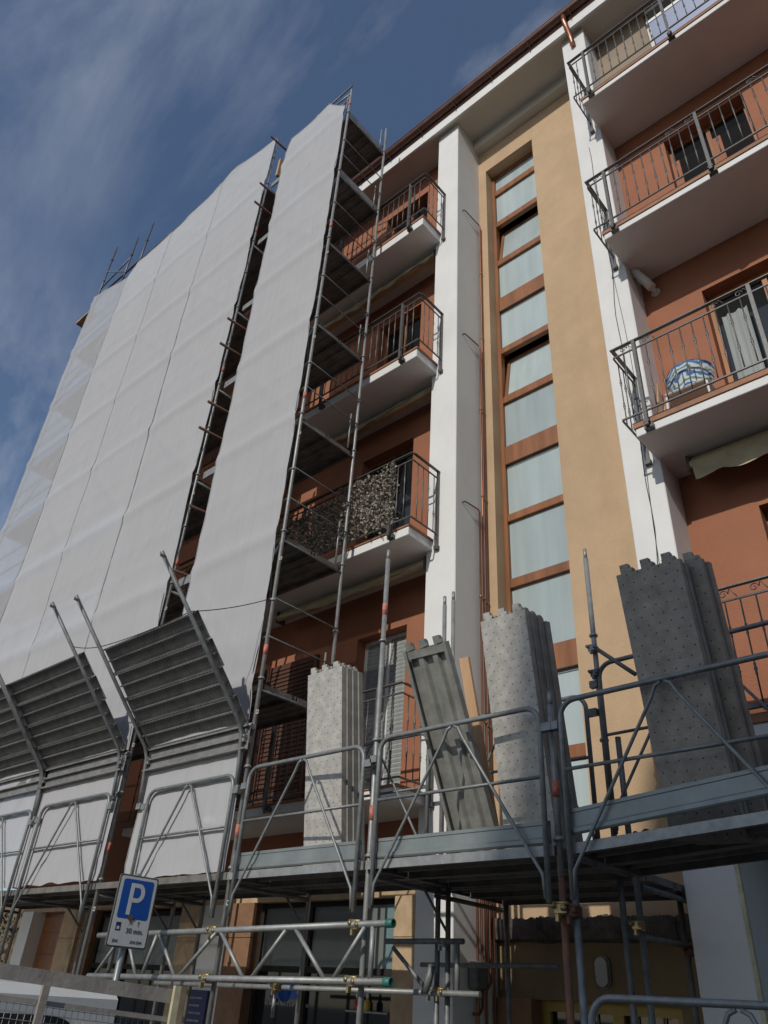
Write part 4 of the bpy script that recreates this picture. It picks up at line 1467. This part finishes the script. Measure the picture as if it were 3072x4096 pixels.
for q, sg in enumerate((-1, 1)):     # crossed hammers and cross
    hm = MB()
    hm.obox((.0 - sg * .020 - .002, -.105, .005 + .0014 * q), (sg * .045, .050, 0), (.0045, 0, 0), (0, 0, .0012))
    hm.obox((sg * .016 - .012, -.062, .005 + .0014 * q), (.024, sg * -.006, 0), (0, .009, 0), (0, 0, .0013))
    hm.xf(MS).build('hammer_symbol', 'black_ink', PS)
cr = MB().box(.070, .0745, -.112, -.072, .005, .0062).box(.062, .0825, -.086, -.081, .0051, .0063)
cr.xf(MS).build('cross_symbol', 'black_ink', PS)
sk = MB()     # torn sticker
random.seed(9)
poly = [(-.016 + (.026 + .010 * random.uniform(-1, 1)) * math.cos(a * math.pi / 6), -.052 + (.026 + .010 * random.uniform(-1, 1)) * math.sin(a * math.pi / 6)) for a in range(12)]
sk.prism(poly, 'z', .0066, .0074)
sk.xf(MS).build('sticker', 'rust_orange', PS)
pp = Vector((SX, SY, 0)) - ns * .045
MB().tube((pp.x, pp.y, GZ + .142), (pp.x, pp.y, SZ + .30), .028, 12).build('post', 'toe_steel', PS)
for dz in (-.18, .18):
    c0 = Vector((SX, SY, SZ + dz)) - ns * .02
    MB().obox(c0 - us * .05 - Vector((0, 0, .012)), us * .10, ns * .008, (0, 0, .024)).build('clamp', 'sign_grey', PS)

# ================================================================== SMALL TRUCK
TK = empty('flatbed_truck', (-4.9, 2.4, GZ), 'small flatbed truck with weathered wooden tailboard and wire mesh, cut off at lower left', 'truck')
tA = Vector((-4.70, 2.19, .083))     # top edge of the tailboard, picture left
tB = Vector((-4.53, 3.25, .017))
ta = tA + (tA - tB) * .9
dirn = (tB - ta)
nt_ = Vector((1, -.16, 0)).normalized()
def rail(z0, z1, m, name, y0=0.0, t=.028, parent=TK):
    a = ta + Vector((0, 0, z0))
    return MB().obox(a - nt_ * t, dirn, nt_ * t, (0, 0, z1 - z0)).build(name, m, parent)
rail(-.072, 0, 'old_paint_wood', 'top_board')
rail(-.165, -.140, 'old_paint_wood', 'middle_board')
rail(-.62, -.40, 'old_paint_wood', 'tailgate')
for f in (.02, .60, .985):
    p = ta + dirn * f
    MB().obox(p + nt_ * .004 + Vector((0, 0, -.62)) - dirn.normalized() * .016, dirn.normalized() * .04, nt_ * .03, (0, 0, .548 if f < .9 else .64)).build('stake', 'cream_paint' if f > .9 else 'old_paint_wood', TK)
mw = MB()
n = 56
for i in range(n + 1):
    p = ta + dirn * (i / n)
    mw.tube(p + Vector((0, 0, -.40)) - nt_ * .02, p + Vector((0, 0, -.15)) - nt_ * .02, .0016, 4)
for k in range(7):
    z = -.17 - .035 * k
    mw.tube(ta + Vector((0, 0, z)) - nt_ * .0165, tB + Vector((0, 0, z)) - nt_ * .0165, .0016, 4)
mw.build('wire_mesh', 'mesh_wire', TK)
tk = MB()
tk.box(-5.35, -4.62, 1.45, 3.30, -1.05, -.66)
tk.build('load_bed', 'truck_white', TK)
MB().box(-8.4, -4.7, 1.9, 2.9, -1.30, -1.06).build('chassis', 'iron', TK)
cabp = [(-5.42, -1.05), (-5.42, -.06), (-5.50, .0), (-6.45, .015), (-6.95, -.45), (-7.15, -.60), (-7.20, -1.1)]
cab = MB().prism([(x, z) for x, z in cabp], 'y', 1.55, 3.40).build('cab', 'truck_white', TK)
rw = []
for k in range(24):
    a = 2 * math.pi * k / 24
    ca, sa = math.cos(a), math.sin(a)
    rw.append((2.48 + .62 * math.copysign(abs(ca) ** .35, ca), -.33 + .17 * math.copysign(abs(sa) ** .35, sa)))
MB().prism(rw, 'x', -5.418, -5.408).build('rear_window', 'dark_glass', cab)
MB().prism([(-5.75, -.12), (-6.42, -.10), (-6.85, -.48), (-5.75, -.48)], 'y', 3.401, 3.408).build('side_window', 'dark_glass', cab)
MB().obox((-6.47, 1.65, -.02), (-.43, 0, -.40), (0, 1.65, 0), (-.006, 0, .006)).build('windscreen', 'dark_glass', cab)
for x in (-6.7, -4.95):
    for y in (1.62, 3.10):
        wh = MB().lathe((x, y, GZ + .30), [(.17, 0), (.28, 0), (.30, .03), (.30, .15), (.28, .18), (.17, .18)], 20, 'y').build('wheel', 'tyre', TK)
        MB().lathe((x, y + .02, GZ + .30), [(.0, 0), (.165, 0), (.165, .13), (.0, .10)], 16, 'y').build('rim', 'galvanized', wh)

# ================================================================== BALCONY THINGS
# white garden chair with patterned cushion
CH = empty('garden_chair', (-1.66, 6.15, 4.93), 'white plastic garden chair with blue patterned cushion on the right balcony', 'chair')
cz = 4.935
for sx in (-.20, .20):
    for sy in (-.18, .18):
        MB().tube((-1.66 + sx * 1.1, 6.15 + sy * 1.15, cz), (-1.66 + sx, 6.15 + sy, cz + .36), .014, 8).build('leg', 'plastic_white', CH)
MB().bbox(-1.88, -1.44, 5.94, 6.36, cz + .36, cz + .39, .012).build('seat', 'plastic_white', CH)
def chair_shell(r, off, z0, z1, m, name):
    off += .10
    vs = []; fs = []
    n, k_ = 14, 6
    for s in (0, 1):
        for j in range(k_ + 1):
            for i in range(n + 1):
                a = math.pi * (0.05 + .90 * i / n)
                v = j / k_
                top = z0 + (z1 - z0) * v * (0.70 + 0.30 * math.sin(a) ** .7)
                rr = r + (.018 if s else 0) + .05 * v
                vs.append((-1.66 - rr * math.cos(a), 6.15 - .03 + off - rr * .85 * math.sin(a), top))
    st = (n + 1) * (k_ + 1)
    for j in range(k_):
        for i in range(n):
            a = j * (n + 1) + i
            fs.append((a, a + 1, a + n + 2, a + n + 1))
            fs.append((st + a + n + 1, st + a + n + 2, st + a + 1, st + a))
    for i in range(n):
        a = k_ * (n + 1) + i
        fs.append((a, a + 1, st + a + 1, st + a))
    return MB().add(vs, fs, True).build(name, m, CH)
chair_shell(.165, 0, cz + .40, cz + .74, 'plastic_white', 'backrest')
# cushion: white cloth with blue and green bands
def pattern_material():
    m = bpy.data.materials.new('patterned_cloth')
    m.use_nodes = True
    nt = m.node_tree
    p = nt.nodes['Principled BSDF']
    p.inputs['Roughness'].default_value = .9
    tco = nt.nodes.new('ShaderNodeTexCoord')
    wv = nt.nodes.new('ShaderNodeTexWave')
    wv.bands_direction = 'Z'
    wv.inputs['Scale'].default_value = 2.6
    wv.inputs['Distortion'].default_value = 9
    wv.inputs['Detail'].default_value = 3
    wv.inputs['Detail Scale'].default_value = 1.6
    r = nt.nodes.new('ShaderNodeValToRGB')
    e = r.color_ramp.elements
    e[0].position = .16; e[0].color = (.06, .17, .36, 1)
    e[1].position = .34; e[1].color = (.60, .62, .64, 1)
    e.new(.88).color = (.58, .60, .60, 1)
    e.new(.97).color = (.12, .24, .20, 1)
    nt.links.new(tco.outputs['Object'], wv.inputs['Vector'])
    nt.links.new(wv.outputs['Fac'], r.inputs['Fac'])
    nt.links.new(r.outputs['Color'], p.inputs['Base Color'])
    MATS['pattern'] = m
pattern_material()
chair_shell(.186, 0, cz + .44, cz + .76, 'pattern', 'cushion')
# brooms leaning in the corner
for k, (a, b) in enumerate((((-2.02, 6.05, 4.98), (-2.10, 6.5, 6.0)), ((-1.95, 6.02, 4.98), (-2.02, 6.5, 5.85)))):
    br = empty('broom', a, ['left one of two brooms leaning in the corner beside the garden chair', 'right one of two brooms leaning in the corner beside the garden chair'][k], 'broom', 'brooms beside the chair')
    MB().tube((a[0], a[1], a[2] + .07), b, .012, 8).build('handle', 'timber', br)
    MB().prism([(a[0] - .10, a[2] - .045), (a[0] + .10, a[2] - .045), (a[0] + .06, a[2] + .07), (a[0] - .06, a[2] + .07)], 'y', a[1] - .025, a[1] + .025).build('bristles', ('cream_paint', 'cloth_blue')[k], br)

# artificial leaf screen on the left balcony, second floor
LS = empty('leaf_screen', (-7.2, 5.70, 4.88), 'dry brown leaf screen tied inside the railing of the left balcony', 'screen')
lf = MB()
random.seed(31)
for i in range(15000):
    x = random.uniform(-9.6, -5.22)
    h = .80 + .10 * noise.noise((x * 2.2, 1, 0)) + (.08 if x > -6.2 else -.04)
    z = 4.90 + random.random() ** .9 * h
    if x > -5.45 and random.random() < .3: z -= .1
    y = random.uniform(5.61, 5.71)
    s = random.uniform(.03, .058)
    a = Vector((random.uniform(-1, 1), random.uniform(-1, .2), random.uniform(-1, 1))).normalized()
    b = a.cross(Vector((random.uniform(-1, 1), random.uniform(-1, 1), random.uniform(-1, 1)))).normalized()
    p = Vector((x, y, z))
    lf.add([p, p + a * s * .5 + b * s * .32, p + a * s, p + a * s * .5 - b * s * .32], [(0, 1, 2, 3)])
lf.build('leaves', 'leaf_dry', LS, kind='stuff')
bk = MB()
for k in range(5):
    z = 4.95 + .17 * k
    bk.tube((-9.6, 5.70, z), (-5.25, 5.70, z), .003, 4)
bk.build('backing_wire', 'rope', LS)

lw = MB().box(-24, -13.92, 6.75, 7.1, GZ + .14, 1.25).build('garden_wall', 'stone_beige', None, loc=(-19, 6.9, GZ + .14), label='low beige wall behind the climbing plant at the left edge', cat='wall')
# climbing plant at far left of the ground floor
IV = empty('climbing_plant', (-14.3, 6.3, GZ + .14), 'dark leafy climbing plant at the left photo edge beside the white column', 'plant')
iv = MB()
random.seed(41)
for i in range(1500):
    x = random.uniform(-14.9, -13.9)
    z = random.uniform(GZ + .3, .95)
    y = 6.4 + random.uniform(-.2, .2) + .1 * noise.noise((x * 2, z * 2, 0))
    s = random.uniform(.04, .08)
    a = Vector((random.uniform(-1, 1), random.uniform(-1, .3), random.uniform(-1, .6))).normalized()
    b = a.cross(Vector((random.uniform(-1, 1), random.uniform(-1, 1), random.uniform(-1, 1)))).normalized()
    p = Vector((x, y, z))
    iv.add([p, p + a * s * .5 + b * s * .35, p + a * s, p + a * s * .5 - b * s * .35], [(0, 1, 2, 3)])
iv.build('leaves', 'green_leaf', IV, kind='stuff')
MB().path([(-14.4, 6.42, GZ + .14), (-14.35, 6.4, -.8), (-14.45, 6.42, 0), (-14.4, 6.4, .9)], .025, 7, r2=.012).build('stem', 'timber', IV)

# ================================================================== BUILDING ACROSS THE STREET (casts the soft shade at lower right)
OB = empty('opposite_building', (9, -20, GZ), 'plain apartment house across the street behind the viewer', 'building')
MB().box(.15, 20, -28, -15.5, GZ + .004, 15.4).build('wall', 'far_plaster', OB)
MB().box(-.05, 20.2, -28.3, -15.2, 15.4, 15.7).build('roof', 'gutter_brown', OB)
for r_ in range(5):
    for c_ in range(5):
        x0 = 1.8 + 3.6 * c_
        z0 = GZ + 1.2 + 3.3 * r_
        wd = MB().box(x0, x0 + 1.3, -15.49, -15.44, z0, z0 + 1.7).build('window', 'plastic_white', OB)
        MB().box(x0 + .07, x0 + 1.23, -15.438, -15.43, z0 + .07, z0 + 1.63).build('pane', 'dark_glass', wd)

# lift everything so that the street lies at z = 0
for o in scene.objects:
    if o.parent is None and o.type != 'CAMERA':
        o.location.z += EYE
